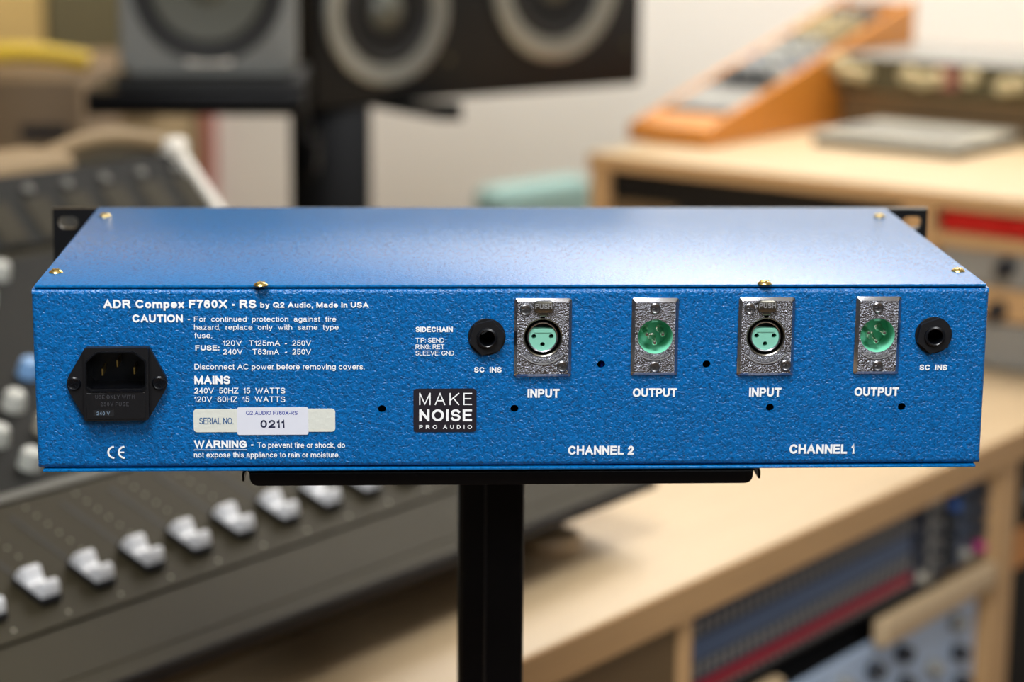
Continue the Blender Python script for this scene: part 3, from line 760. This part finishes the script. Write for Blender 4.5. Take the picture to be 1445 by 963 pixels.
for rz in (.704, .6985, .6695, .6635, .6430):
    for k in range(30):
        x = .170 + k * .0122
        pos = Vector((x, PY - .001, rz))
        if j0 is None:
            j0 = part('jack', jm, M['grey_panel'], pb); off0 = OFF[j0].copy()
            j0.location = pos - OFF[pb]
        else:
            c = j0.copy(); COL.objects.link(c); c.parent = pb; c.location = pos - OFF[pb]
# small modules to the right of the patch bay
cols = ['navy', 'grey_panel', 'inside', 'blue_grey', 'navy']
md = thing('module_rack', 'row of small dark modules with coloured knobs at the right end of the bay', 'audio module', (.607, .1, .640), desk=True)
on(md, .607, .1, .640)
part('casing', MB().box(.533, .682, PY + .004, .2, .632, .712), M['inside'], md, smooth=False)
kc = ['mark', 'bright_blue', 'dark_knob', 'dark_knob', 'dark_knob', 'dark_knob']
for i in range(5):
    x0 = .534 + i * .0296; f_ = part('module_face', MB().box(x0, x0 + .0286, PY, PY + .004, .634, .711, .0005, 1), M[cols[i]], md)
    for j in range(4):
        mb = MB(); mb.lathe([(0, .008), (.0042, .008), (.005, .007), (.0056, 0), (0, 0)], 18, Matrix.Translation((x0 + .0143, PY, .645 + j * .0185)) @ Matrix.Rotation(math.pi / 2, 4, 'X'))
        part('knob', mb, M['magenta' if (i, j) == (4, 0) else kc[(i * 2 + j * 5 + (i * j) % 3) % 6]], f_)
# wooden runner and light blue unit below
rn = thing('wooden_runner', 'pale wooden runner with a rounded end above the light blue unit', 'wood rail', (.58, 0, .605), desk=True)
on(rn, .58, 0, .605)
mb = MB(); mb.prism(smooth_poly([(.462, -.002), (.684, -.002), (.684, .012), (.462, .012)], [.008, .001, .001, .004], 7), .6035, .628, .002, 2); part('rail', mb, M['wood'], rn)
rn2 = thing('wooden_runner', 'short pale wooden runner end at the bottom edge left of the light blue unit', 'wood rail', (.22, 0, .605), desk=True)
on(rn2, .22, 0, .605)
mb = MB(); mb.prism(smooth_poly([(.157, -.002), (.292, -.002), (.292, .012), (.157, .012)], [.001, .008, .004, .001], 7), .6035, .628, .002, 2); part('rail', mb, M['wood'], rn2)
bu = thing('rack_preamp', 'light blue rack unit with dark knobs under the desk', 'audio processor', (.42, .15, .50), desk=True)
on(bu, .42, .15, .50)
part('casing', MB().box(.165, .677, PY + .01, .3, .50, .6), M['inside'], bu, smooth=False)
part('light_blue_faceplate', MB().box(.160, .682, PY + .004, PY + .010, .49, .602, .0008, 1), M['light_blue'], bu)
for j, z_ in enumerate((.578, .545, .512)):
    for i in range(9):
        if j == 0 and i in (1, 7): continue
        x = .20 + i * .054 + j * .008
        mb = MB(); mb.lathe([(0, .014), (.006, .014), (.008, .010), (.009, 0), (0, 0)], 20, Matrix.Translation((x, PY + .004, z_)) @ Matrix.Rotation(math.pi / 2, 4, 'X'))
        part('knob', mb, M['dark_knob' if (i + j) % 4 else 'grey_panel'], bu)
# gear in the next bay (right edge)
gb = thing('rack_compressor', 'dark rack unit with an orange panel in the right hand desk bay', 'audio processor', (1.0, .1, .45), desk=True)
on(gb, 1.0, .1, .45)
part('casing', MB().box(.745, 1.29, PY + .006, .3, .45, .70), M['inside'], gb, smooth=False)
part('faceplate', MB().box(.740, 1.295, PY, PY + .006, .45, .712, .0008, 1), M['console_dark'], gb)
part('orange_panel', MB().box(.75, 1.0, PY - .002, PY, .60, .64), M['orange_wood'], gb)
for i in range(8): part('knob', MB().lathe([(0, .012), (.008, .012), (.010, 0), (0, 0)], 18, Matrix.Translation((.78 + i * .065, PY, .67)) @ Matrix.Rotation(math.pi / 2, 4, 'X')), M['grey_panel'], gb)

# =================================================================== THE MIXING CONSOLE
TL = math.radians(18); CY0 = .09; CZ0 = .81; CXL, CXR = -1.1, .203
mc = thing('mixing_console', 'large bronze grey mixing console on the desk with a row of silver faders', 'mixing console', (-.4, .3, DZ), desk=True)
on(mc, -.4, .3, DZ)
def CS(x, s, h=0):        # point on the sloping surface: s along slope, h above
    return Vector((x, CY0 + s * math.cos(TL) - h * math.sin(TL), CZ0 + s * math.sin(TL) + h * math.cos(TL)))
SL = Matrix.Translation((0, CY0, CZ0)) @ Matrix.Rotation(TL, 4, 'X')   # x, s, h -> desk frame
sk = .5; ky, kz = CY0 + sk * math.cos(TL), CZ0 + sk * math.sin(TL)
def side(pts, x0, x1, mb, bev=0):
    # pts in (y,z); extruded along x
    mb.prism([(p[0], p[1]) for p in pts], x0, x1, bev, 1, Matrix(((0, 0, 1, 0), (1, 0, 0, 0), (0, 1, 0, 0), (0, 0, 0, 1)))); return mb
UY, UZ = .622, 1.020
body = [(CY0 + .006, CZ0 - .018), (CY0 - .012, CZ0 - .010), (CY0 - .015, CZ0 - .003), (CY0 - .006, CZ0 + .0), (CY0 + .03 * math.cos(TL), CZ0 + .03 * math.sin(TL) - .002), (ky, kz - .003), (UY, UZ - .003), (.70, 1.02), (.70, .80), (.62, .765), (.16, .765)]
part('body', side(body, CXL, CXR, MB()), M['console'], mc, smooth=False)
part('base', MB().box(CXL + .05, CXR - .04, .15, .60, DZ + .001, .766), M['brown'], mc)
part('support_foot', MB().lathe([(0, 0), (.022, 0), (.026, .006), (.024, .012), (0, .014)], 24, Matrix.Translation((CXR - .06, .135, DZ + .0005))), M['wood'], mc, 'pale wooden foot under the right end')
part('front_nosing', side([(CY0 - .0165, CZ0 - .012), (CY0 - .0165, CZ0 - .004), (CY0 - .0145, CZ0 - .002), (CY0 - .013, CZ0 - .004), (CY0 - .013, CZ0 - .012)], CXL, CXR + .001, MB()), M['black_gloss'], mc)
part('armrest', MB().box(CXL, CXR - .002, .000, .046, -.001, .0018, .0008, 1, SL), M['console'], mc)
part('fader_panel', MB().box(CXL, CXR - .002, .049, .178, -.001, .0012, .0005, 1, SL), M['console'], mc, 'bronze grey fader panel')
part('middle_panel', MB().box(CXL, CXR - .002, .190, .49, -.001, .001, .0005, 1, SL), M['console_dark'], mc)
part('divider_strip', MB().box(CXL, CXR - .002, .1795, .1885, -.001, .003, .0005, 1, SL), M['dim_mark'], mc)
FX0 = -.0465; FP = .0437
nb = MB(); nb.box(-.0016, .0016, -.036, .036, 0, .0006)
fad0 = None
idx = list(range(-17, 24))
cap = MB()
capb = bmesh.new()
# fader cap: saddle shape, two raised lobes along the slope
prof = []
for k in range(17):
    t = -1 + 2 * k / 16
    h = .0075 + .0075 * math.sin(min(abs(t), .62) / .62 * math.pi / 2) ** 2 if abs(t) < .62 else .015 - ((abs(t) - .62) / .38) ** 2 * .009
    prof.append((t * .0145, h))
pts = [(-.0145, .002)] + prof + [(.0145, .002)]
cap.prism(pts, -.0075, .0075, .0016, 2, Matrix(((0, 0, 1, 0), (1, 0, 0, 0), (0, 1, 0, 0), (0, 0, 0, 1))))
skirt = MB().box(-.0078, .0078, -.0165, .0165, .001, .0065, .001, 1)
cap_me = part('fader', skirt, M['inside'], mc); cap_top = part('fader_cap', cap, M['fader'], cap_me)
slot0 = part('fader_slot', nb, M['slot'], mc)
for q in (cap_me, slot0): q.rotation_euler = (TL, 0, 0)
capoff = OFF[cap_top] - OFF[cap_me]
cap_top.location = capoff
first = True
for i in range(-24, 6):
    x = FX0 + i * FP
    if x < CXL + .02 or x > CXR - .015: continue
    s_pos = .085 + (random.random() - .5) * .004
    p1 = CS(x, s_pos, .0045) - OFF[mc]; p2 = CS(x, .128, .0015) - OFF[mc]
    if first: cap_me.location = p1; slot0.location = p2; first = False
    else:
        c = cap_me.copy(); COL.objects.link(c); c.location = p1
        d = cap_top.copy(); COL.objects.link(d); d.parent = c
        e = slot0.copy(); COL.objects.link(e); e.location = p2
# scale marks beside the faders
mk = MB()
for i in range(-24, 6):
    x = FX0 + i * FP
    if x < CXL + .02 or x > CXR - .015: continue
    for j in range(7): mk.lathe([(0, .0002), (.0009, .0002), (.0009, 0)], 8, SL @ Matrix.Translation((x + .017, .100 + j * .0115, .0014)))
    mk.lathe([(0, .0002), (.0012, .0002), (.0012, 0)], 8, SL @ Matrix.Translation((x + .004, .058, .0014)))
part('scale_marks', mk, M['mark'], mc, kind='stuff')
# knobs of the middle section
ks = ['white_knob', 'white_knob', 'blue_knob', 'mark', 'green_knob', 'console_dark', 'white_knob', 'mark']
protos = {}
for r_ in range(8):
    for i in range(-24, 6):
        x = FX0 + i * FP + .012
        if x < CXL + .02 or x > CXR - .012: continue
        if r_ > 3 and (i * 7 + r_ * 5) % 4: continue
        kcol = ks[(r_ * 3 + i * (5 if r_ % 2 else 2)) % 8]
        if r_ in (1, 2) : kcol = ['white_knob', 'mark', 'white_knob', 'blue_knob'][(i + r_) % 4]
        if kcol not in protos:
            kb = part('knob', MB().lathe([(0, .013), (.0065, .013), (.0078, .011), (.009, 0), (0, 0)], 18), M[kcol], mc)
            kb.rotation_euler = (TL, 0, 0); protos[kcol] = kb; c = kb
        else: c = protos[kcol].copy(); COL.objects.link(c)
        c.location = CS(x, .212 + r_ * .036, .0075) - OFF[mc]
# upper panel with channel strips
UA = math.atan2(UZ - kz, UY - ky); UL = math.hypot(UZ - kz, UY - ky)
US = Matrix.Translation((0, ky, kz)) @ Matrix.Rotation(UA, 4, 'X')
part('meter_panel', MB().box(CXL, CXR - .002, .003, UL - .002, -.001, .0015, .0005, 1, US), M['console_dark'], mc)
for i in range(-24, 6):
    x = FX0 + i * FP
    if x < CXL + .02 or x > CXR - .03: continue
    part('channel_strip', MB().box(x + .008, x + .036, .008, UL - .03, .0015, .0028, .0006, 1, US), M['console'], mc)
    part('button', MB().box(x + .016, x + .026, UL - .024, UL - .016, .0015, .0045, .0008, 1, US), M['dim_mark'], mc)
# pale end trim following the profile
tr = [(ky - .02, kz - .012), (ky - .005, kz + .005), (UY - .006, UZ + .004), (UY + .002, UZ + .010), (UY + .014, UZ + .006), (UY + .012, UZ - .008), (ky + .012, kz - .008)]
part('end_trim', side(tr, CXR, CXR + .011, MB(), .002), M['trim'], mc, 'pale metal trim on the right end of the console')
part('trim_cap', MB().lathe([(0, -.012), (.009, -.012), (.012, -.009), (.012, .009), (.009, .012), (0, .012)], 24, Matrix.Translation((CXR + .004, UY + .002, UZ + .001)) @ Matrix.Rotation(math.pi / 2, 4, 'Y')), M['trim'], mc)
hd = side([(UY, UZ - .003), (UY + .004, UZ + .006), (UY + .02, UZ + .012), (UY + .07, UZ + .010), (UY + .08, UZ - .01)], CXL, CXR - .115, MB())
part('hood', hd, M['hood'], mc, 'tan hood along the back')
ap = [Vector((CXR - .14 + .14 * k / 14, UY + .03 - .02 * k / 14, UZ - .004 + .021 * math.sin(math.pi * (k / 14) ** .9 * .82 + .1))) for k in range(15)]
part('curved_handle', MB().tube(ap, .009, 14), M['hood'], mc, 'tan bowed grab rail')

# =================================================================== THE HUTCH (rack shelf on the desk)
HX = .935; HZ = .94; HY1 = .672
hu = thing('rack_hutch', 'pale birch rack hutch standing across the back of the desk', 'shelf', (1.3, .2, DZ), desk=True)
on(hu, 1.3, .2, DZ)
part('top_board', MB().box(HX, 1.72, -.28, HY1, HZ - .018, HZ, .002, 2), M['wood'], hu)
part('front_edge', MB().box(HX - .0022, HX - .0002, -.28, HY1, HZ - .0175, HZ - .001, .0005, 1), M['wood_edge'], hu)
for y0, y1 in ((.646, .671), (.212, .25), (-.28, -.25)):
    part('upright', MB().box(HX + .002, 1.70, y0, y1, DZ + .0005, HZ - .0185, .0015, 1), M['wood_edge'], hu)
part('back_board', MB().box(1.66, 1.67, -.25, .645, DZ + .001, HZ - .019), M['brown'], hu)
def rackbox(name, label, y0, y1, z0, z1, face, knobs=(), cat='audio processor', extra=None, x=HX):
    t = thing(name, label, cat, (x + .15, (y0 + y1) / 2, z0), desk=True, group='rack units in the birch hutch' if cat != 'box' else None); on(t, x + .15, (y0 + y1) / 2, z0)
    part('casing', MB().box(x + .014, x + .35, y0 + .004, y1 - .004, z0 + .001, z1 - .001), M['inside'], t, smooth=False)
    part('faceplate', MB().box(x + .008, x + .014, y0, y1, z0, z1, .0008, 1), M[face], t)
    for y, z_, r, mk_ in knobs:
        part('knob', MB().lathe([(0, .014), (r * .75, .014), (r * .9, .011), (r, 0), (0, 0)], 22, Matrix.Translation((x + .008, y, z_)) @ Matrix.Rotation(-math.pi / 2, 4, 'Y')), M[mk_], t)
    if extra: extra(t)
    return t
rackbox('rack_unit', 'plain black rack unit in the left bay of the hutch, top row', .258, .642, .888, .9205, 'black_metal')
rackbox('rack_unit', 'black rack unit in the left bay of the hutch, second row', .258, .545, .845, .887, 'black_metal', [(.30 + i * .05, .866, .009, 'dark_knob') for i in range(5)])
rackbox('storage_block', 'brown wooden box at the left end of the hutch bay', .55, .642, .752, .886, 'brown', cat='box')
rackbox('rack_unit', 'black rack unit at the bottom of the left hutch bay', .258, .545, .752, .843, 'console_dark', [(.29 + i * .045, .80, .010, 'grey_panel') for i in range(5)])
rackbox('red_rack_unit', 'bright red rack unit in the right bay just under the hutch top', -.245, .205, .896, .9195, 'red_panel',
        extra=lambda t: (part('red_bezel', MB().box(HX + .004, HX + .008, .128, .2, .8995, .917), M['red_panel'], t), part('red_bezel', MB().box(HX + .004, HX + .008, -.24, .122, .8995, .917), M['red_panel'], t)))
rackbox('grey_rack_unit', 'grey rack unit with dark knobs below the red unit', -.245, .205, .842, .880, 'grey_panel', [(.126, .864, .011, 'dark_knob'), (.05, .864, .011, 'dark_knob'), (-.03, .864, .011, 'dark_knob')])
rackbox('wooden_rack_unit', 'wood-fronted rack unit with dark knobs in the right hutch bay', -.245, .205, .805, .840, 'wood_edge', [(.133, .817, .011, 'dark_knob'), (.06, .817, .011, 'dark_knob')])
rackbox('silver_rack_unit', 'silver grey rack unit at the bottom of the right hutch bay', -.245, .205, .754, .802, 'grey_panel', [(.02, .78, .011, 'dark_knob')])
part('bay_shelf', MB().box(HX + .002, 1.65, -.248, .21, .8815, .895), M['wood_edge'], hu)

# slanted wooden module case
cs = thing('module_case', 'orange wooden wedge-shaped case of audio modules on the hutch top', 'module case', (1.3, .63, HZ), desk=True)
on(cs, 1.3, .63, HZ)
cy0, cy1 = .584, .700; cx0, cx1 = 1.064, 1.588
def ctop(x): return .962 + (x - cx0) * .254
ca = math.atan(.254)
for y0, y1 in ((cy0, cy0 + .010), (cy1 - .010, cy1)):
    mb = MB(); mb.prism([(cx0, HZ + .0005), (cx1, HZ + .0005), (cx1, ctop(cx1)), (cx0, ctop(cx0))], y0, y1, .001, 1, Matrix(((1, 0, 0, 0), (0, 0, 1, 0), (0, 1, 0, 0), (0, 0, 0, 1))))
    part('side_panel', mb, M['orange_wood'], cs)
part('front_board', MB().box(cx0 - .006, cx0 + .002, cy0, cy1, HZ + .0005, .962, .001, 1), M['orange_wood'], cs)
part('back_board', MB().box(cx1 - .010, cx1 - .001, cy0 + .0101, cy1 - .0101, HZ + .0005, ctop(cx1) - .006), M['orange_wood'], cs)
CSM = Matrix.Translation((cx0, 0, .960)) @ Matrix.Rotation(-ca, 4, 'Y')
part('top_rail', MB().box(.002, .055, cy0 + .0102, cy1 - .0102, -.008, .0005, .001, 1, CSM), M['orange_wood'], cs)
x = .060
for i, (wd_, fc, kn) in enumerate(((.012, 'inside', None), (.085, 'grey_panel', None), (.030, 'inside', 'dark_knob'), (.045, 'grey_panel', 'white_knob'), (.05, 'blue_grey', 'white_knob'), (.05, 'grey_panel', 'white_knob'), (.05, 'console_dark', 'cream'), (.045, 'olive', 'cream'), (.05, 'console_dark', 'grey_panel'))):
    f_ = part('module', MB().box(x, x + wd_ - .002, cy0 + .0106, cy1 - .0106, -.006, .0015, .0008, 1, CSM), M[fc], cs)
    if kn:
        for j in range(3):
            if wd_ < .02: break
            part('knob', MB().lathe([(0, .016), (.007, .016), (.009, .012), (.010, 0), (0, 0)], 18, CSM @ Matrix.Translation((x + wd_ / 2, cy0 + .025 + j * .024, .0015))), M[kn], f_)
    x += wd_

# grey tray device
tr_ = thing('desktop_controller', 'flat pale grey desktop controller lying on the hutch top', 'controller', (1.28, .42, HZ), desk=True)
on(tr_, 1.28, .42, HZ)
TCM = Matrix.Translation((1.172, .385, 0)) @ Matrix.Rotation(0, 4, 'Z')
part('dark_base', MB().box(1.172, 1.345, .305, .500, HZ + .0005, .950, .002, 2), M['console_dark'], tr_)
part('top_casing', MB().box(1.170, 1.347, .303, .502, .950, .957, .002, 2), M['tray'], tr_)
for i in range(6): part('key', MB().box(1.19, 1.26, .318 + i * .028, .342 + i * .028, .957, .960, .001, 1), M['grey_panel'], tr_)

# knob unit on a wooden box
wb = thing('wooden_box', 'brown wooden box under the black unit with cream knobs', 'box', (1.48, .42, HZ), desk=True)
on(wb, 1.48, .42, HZ)
part('box_body', MB().box(1.37, 1.60, .15, .572, HZ + .0005, .984, .002, 1), M['brown'], wb)
part('box_lid', MB().box(1.368, 1.602, .148, .574, .9845, .988, .001, 1), M['wood_edge'], wb)
ku = thing('preamp_unit', 'black rack unit with clusters of round cream knobs and a pale metal top', 'audio processor', (1.48, .35, .9885), desk=True)
on(ku, 1.48, .35, .9885)
part('casing', MB().box(1.366, 1.60, .10, .575, .9890, 1.035, .001, 1), M['grey_panel'], ku)
part('faceplate', MB().box(1.360, 1.366, .09, .578, .9886, 1.034, .001, 1), M['olive'], ku)
def kpos(px, py):
    q = on_plane(px, py, dw(1.36, 0, 0), Vector((math.cos(TH), math.sin(TH), 0))); q = DESK.inverted() @ q; return q.y, q.z
for px, py in ((1150, 100), (1166, 92), (1187, 88), (1200, 101), (1220, 104), (1285, 106), (1305, 113), (1326, 110), (1373, 110), (1420, 122), (1440, 120)):
    y, z_ = kpos(px, py); part('knob', MB().lathe([(0, .018), (.008, .018), (.0095, .014), (.0105, 0), (0, 0)], 24, Matrix.Translation((1.36, y, max(z_, 1.001))) @ Matrix.Rotation(-math.pi / 2, 4, 'Y')), M['cream'], ku)
part('red_display', MB().box(1.357, 1.360, .40, .43, 1.0, 1.03), M['red_cloth'], ku)

# =================================================================== SPEAKERS
def local(t, p): OFF[t] = Vector(p)
# grey speaker: local frame x right, y back, z up, origin at the front bottom centre
gy = -.987688 + 2.4; q1 = on_plane(170, 108, (0, gy, 0), Vector((0, 1, 0))); q2 = on_plane(421, 108, (0, gy, 0), Vector((0, 1, 0)))
gw = q2.x - q1.x; gz = (q1.z + q2.z) / 2
gs = thing('monitor_speaker', 'grey studio monitor with rounded corners and a dark woofer on the left stand arm', 'speaker', ((q1.x + q2.x) / 2, gy, gz), .06)
mb = MB(); mb.prism(rrect(-gw / 2, gw / 2, 0, .30, .02, 6), 0, .15, .006, 3, Matrix.Translation((0, .15, 0)) @ PF)
wr = .078; wz = .098
part('cabinet', mb, M['grey_speaker'], gs)
T = Matrix.Translation((0, 0, wz)) @ PF
part('woofer_surround', MB().lathe([(wr + .004, -.001), (wr + .004, .003), (wr, .004), (wr - .010, .001), (wr - .014, .003), (wr - .018, -.0), (wr - .018, -.001)], 48, T), M['rubber'], gs)
cn = part('woofer_cone', MB().lathe([(wr - .018, .003), (wr - .035, .0015), (.022, .0006), (.020, .0006)], 48, T), M['cone'], gs)
part('dust_cap', MB().lathe([(.022, .001), (.015, .006), (0, .009)], 32, T), M['cone'], cn)
part('tweeter', MB().lathe([(.034, -.001), (.034, .003), (.018, .001), (.012, .004), (0, .006)], 32, Matrix.Translation((0, 0, .235)) @ PF), M['rubber'], gs)
part('nameplate', MB().box(-.024, .024, -.003, .0005, .0125, .0195, .001, 1), M['trim'], gs, 'pale nameplate below the woofer')

# black speaker
by = -.987688 + 2.6; b1 = on_plane(445, 154, (0, by, 0), Vector((0, 1, 0))); bzz = b1.z
b2 = on_z(905, 119, bzz); bw = (b2 - b1).length; ba = math.atan2(b2.y - b1.y, b2.x - b1.x)
bs = thing('monitor_speaker', 'wide black studio monitor lying on its side with two silver-ringed drivers', 'speaker', b1, ba)
mb = MB(); mb.box(0, bw, 0, .24, 0, .29, .006, 2); part('cabinet', mb, M['speaker_black'], bs)
def bpos(px, py):
    n = Vector((-math.sin(ba), math.cos(ba), 0)); q = on_plane(px, py, b1, n); d = q - b1
    return d.x * math.cos(ba) + d.y * math.sin(ba), d.z
def driver(px, py, r, name):
    x_, z_ = bpos(px, py); T = Matrix.Translation((x_, 0, z_)) @ PF
    d = part(name, MB().lathe([(r, -.001), (r, .005), (r * .95, .007), (r * .74, .0035), (r * .72, .0)], 56, T), M['ring'], bs, 'silver driver ring')
    part('surround', MB().lathe([(r * .72, .003), (r * .66, .006), (r * .60, .003)], 48, T), M['rubber'], d)
    part('cone', MB().lathe([(r * .60, .003), (r * .3, .001), (r * .25, .001)], 48, T), M['speaker_black'], d)
    part('dust_cap', MB().lathe([(r * .27, .001), (r * .2, .008), (0, .014)], 32, T), M['cone'], d)
bx1 = bpos(545, 5); driver(545, 15, .088, 'mid_driver'); driver(783, -28, .100, 'bass_driver')
for px, py in ((484, 88), (634, 84), (885, 62)):
    x_, z_ = bpos(px, py); part('baffle_screw', MB().lathe([(0, .003), (.004, .002), (.005, 0), (0, 0)], 16, Matrix.Translation((x_, 0, z_)) @ PF), M['olive'], bs)

# double speaker stand
ss = thing('double_speaker_stand', 'thick black column with arms carrying the grey and the black monitors', 'stand', (0, by + .12, 0)); local(ss, (0, by + .12, 0))
cA = on_plane(410, 250, (0, by + .05, 0), Vector((0, 1, 0))).x; cB = on_plane(522, 250, (0, by + .05, 0), Vector((0, 1, 0))).x
part('column', MB().box(cA, cB, by + .05, by + .16, .02, bzz - .003, .003, 2), M['stand_metal'], ss)
part('base_plate', MB().box(cA - .12, cB + .12, by - .05, by + .24, .0, .02, .003, 2), M['stand_metal'], ss)
p1 = on_plane(120, 155, (0, gy - .03, 0), Vector((0, 1, 0))); p2 = on_plane(436, 155, (0, gy - .03, 0), Vector((0, 1, 0)))
_px1 = on_plane(436, 200, (0, gy + .1, 0), Vector((0, 1, 0))).x
part('left_arm_shelf', MB().box(p1.x, _px1, gy - .03, gy + .18, p1.z - .006, gz - .0135, .003, 2), M['stand_metal'], ss)
_sx = [on_plane(p_, 200, (0, gy + .1, 0), Vector((0, 1, 0))).x for p_ in (414, 436)]
part('arm_strut', MB().box(_sx[0], _sx[1] + .01, gy + .06, by + .06, bzz - .06, bzz - .02, .002, 1).box(_sx[0], _sx[1], gy + .06, gy + .12, bzz - .06, p1.z + .002, .002, 1), M['stand_metal'], ss)
part('isolation_pad', MB().box(gs.location.x - gw / 2 - .006, gs.location.x + gw / 2 + .006, gy - .012, gy + .16, gz - .0134, gz - .0004, .003, 2), M['rubber'], ss)
mb = MB(); wdg = []
for px, py in ((505, 142), (522, 143), (622, 170), (652, 170), (652, 132), (650, 128), (505, 128)):
    q = on_plane(px, py, (0, by + .05, 0), Vector((0, 1, 0))); wdg.append((q.x, min(q.z, bzz - .003)))
wdg = wdg[:4] + [(wdg[3][0], bzz - .003), (wdg[0][0], bzz - .003)]
mb.prism(wdg, 0, .06, .001, 1, Matrix.Translation((0, by + .11, 0)) @ PF); part('right_bracket', mb, M['stand_metal'], ss)
mb = MB(); mb.box(.03, bw - .12, .06, .18, -.0028, -.0002); mb.bm.transform(Matrix.Translation(b1) @ Matrix.Rotation(ba, 4, 'Z')); part('right_plate', mb, M['stand_metal'], ss)

# =================================================================== BACKGROUND OBJECTS
def wy(px, py, Y): return on_plane(px, py, (0, Y - .987688, 0), Vector((0, 1, 0)))
# brown cabinet at the left with a yellow cable on it
D1 = 2.75
a_ = wy(-60, 112, D1); b_ = wy(112, 112, D1)
cb = thing('storage_cabinet', 'tall brown cabinet at the left edge behind the console', 'cabinet', ((a_.x + b_.x) / 2, a_.y + .2, 0)); local(cb, ((a_.x + b_.x) / 2, a_.y + .2, 0))
part('cabinet_body', MB().box(a_.x, b_.x, a_.y, a_.y + .4, 0, b_.z, .004, 2), M['brown'], cb)
h0 = wy(30, 197, D1); h1 = wy(96, 177, D1)
part('handle_recess', MB().box(h0.x, h1.x, a_.y - .003, a_.y, h0.z, h1.z, .001, 1), M['inside'], cb)
part('door', MB().box(a_.x + .01, b_.x - .01, a_.y - .008, a_.y - .0005, .05, h0.z - .01, .001, 1), M['brown'], cb)
yc = MB(); base = b_.z
pts = [Vector((a_.x + (b_.x - a_.x) * t, a_.y + .03 + .05 * t, base + .0135 + .014 * abs(math.sin(t * 2.6 + .5)))) for t in [k / 16 for k in range(17)]]
yc.tube(pts, .012, 14); yy = part('yellow_cable', yc, M['yellow']); yy['label'] = 'thick yellow cable lying on the brown cabinet'; yy['category'] = 'cable'
# acoustic panels on the left wall
def wallpanel(name, label, px0, px1, py0, py1, m, cat, Yw=RY1, th=.04):
    n = Vector((-math.sin(TH), math.cos(TH), 0)); P = dw(0, Yw - th, 0); inv = DESK.inverted()
    q = [inv @ on_plane(px, py, P, n) for px, py in ((px0, py1), (px1, py1), (px0, py0))]
    z0, z1 = min(q[0].z, q[1].z), q[2].z
    t = thing(name, label, cat, ((q[0].x + q[1].x) / 2, Yw, z0), desk=True); local(t, ((q[0].x + q[1].x) / 2, Yw, z0))
    part('panel_core', MB().box(q[0].x, q[1].x, Yw - th, Yw - .001, z0, z1, .004, 2), M[m], t)
    part('panel_frame', MB().box(q[0].x - .004, q[1].x + .004, Yw - .018, Yw - .0005, z0 - .004, z1 + .004), M['brown'], t)
    return t
wallpanel('acoustic_panel', 'tan cloth acoustic panel at the top left corner', -120, 66, -260, 112, 'tan', 'acoustic panel')
wallpanel('acoustic_panel', 'dark olive cloth acoustic panel left of the grey monitor', 74, 236, -260, 150, 'olive', 'acoustic panel')
wallpanel('wall_hanging', 'narrow faded red cloth hanging on the wall below the grey monitor', 292, 326, 150, 420, 'red_cloth', 'wall hanging', th=.02)
wallpanel('fabric_panel', 'pale grey cloth panel on the wall left of the black column', 336, 398, 145, 430, 'grey_cloth', 'acoustic panel')
# teal chair behind
tc0 = Lz_ = None
ch = thing('teal_chair', 'teal upholstered chair behind the blue unit, left of the hutch', 'chair', dw(1.42, 1.2, 0), TH - .12)
part('backrest', MB().box(-.02, .2, -.03, .03, .47, .79, .02, 4), M['teal'], ch)
part('seat', MB().box(-.05, .23, .03, .35, .41, .47, .02, 4), M['teal'], ch)
for x_ in (-.02, .20):
    for y_ in (.0, .31): part('leg', MB().lathe([(0, 0), (.012, 0), (.015, .41), (0, .41)], 16, Matrix.Translation((x_, y_, 0))), M['stand_metal'], ch)

gs['group'] = bs['group'] = 'studio monitors on the black stand'
rn['group'] = rn2['group'] = 'wooden runners below the desk edge'
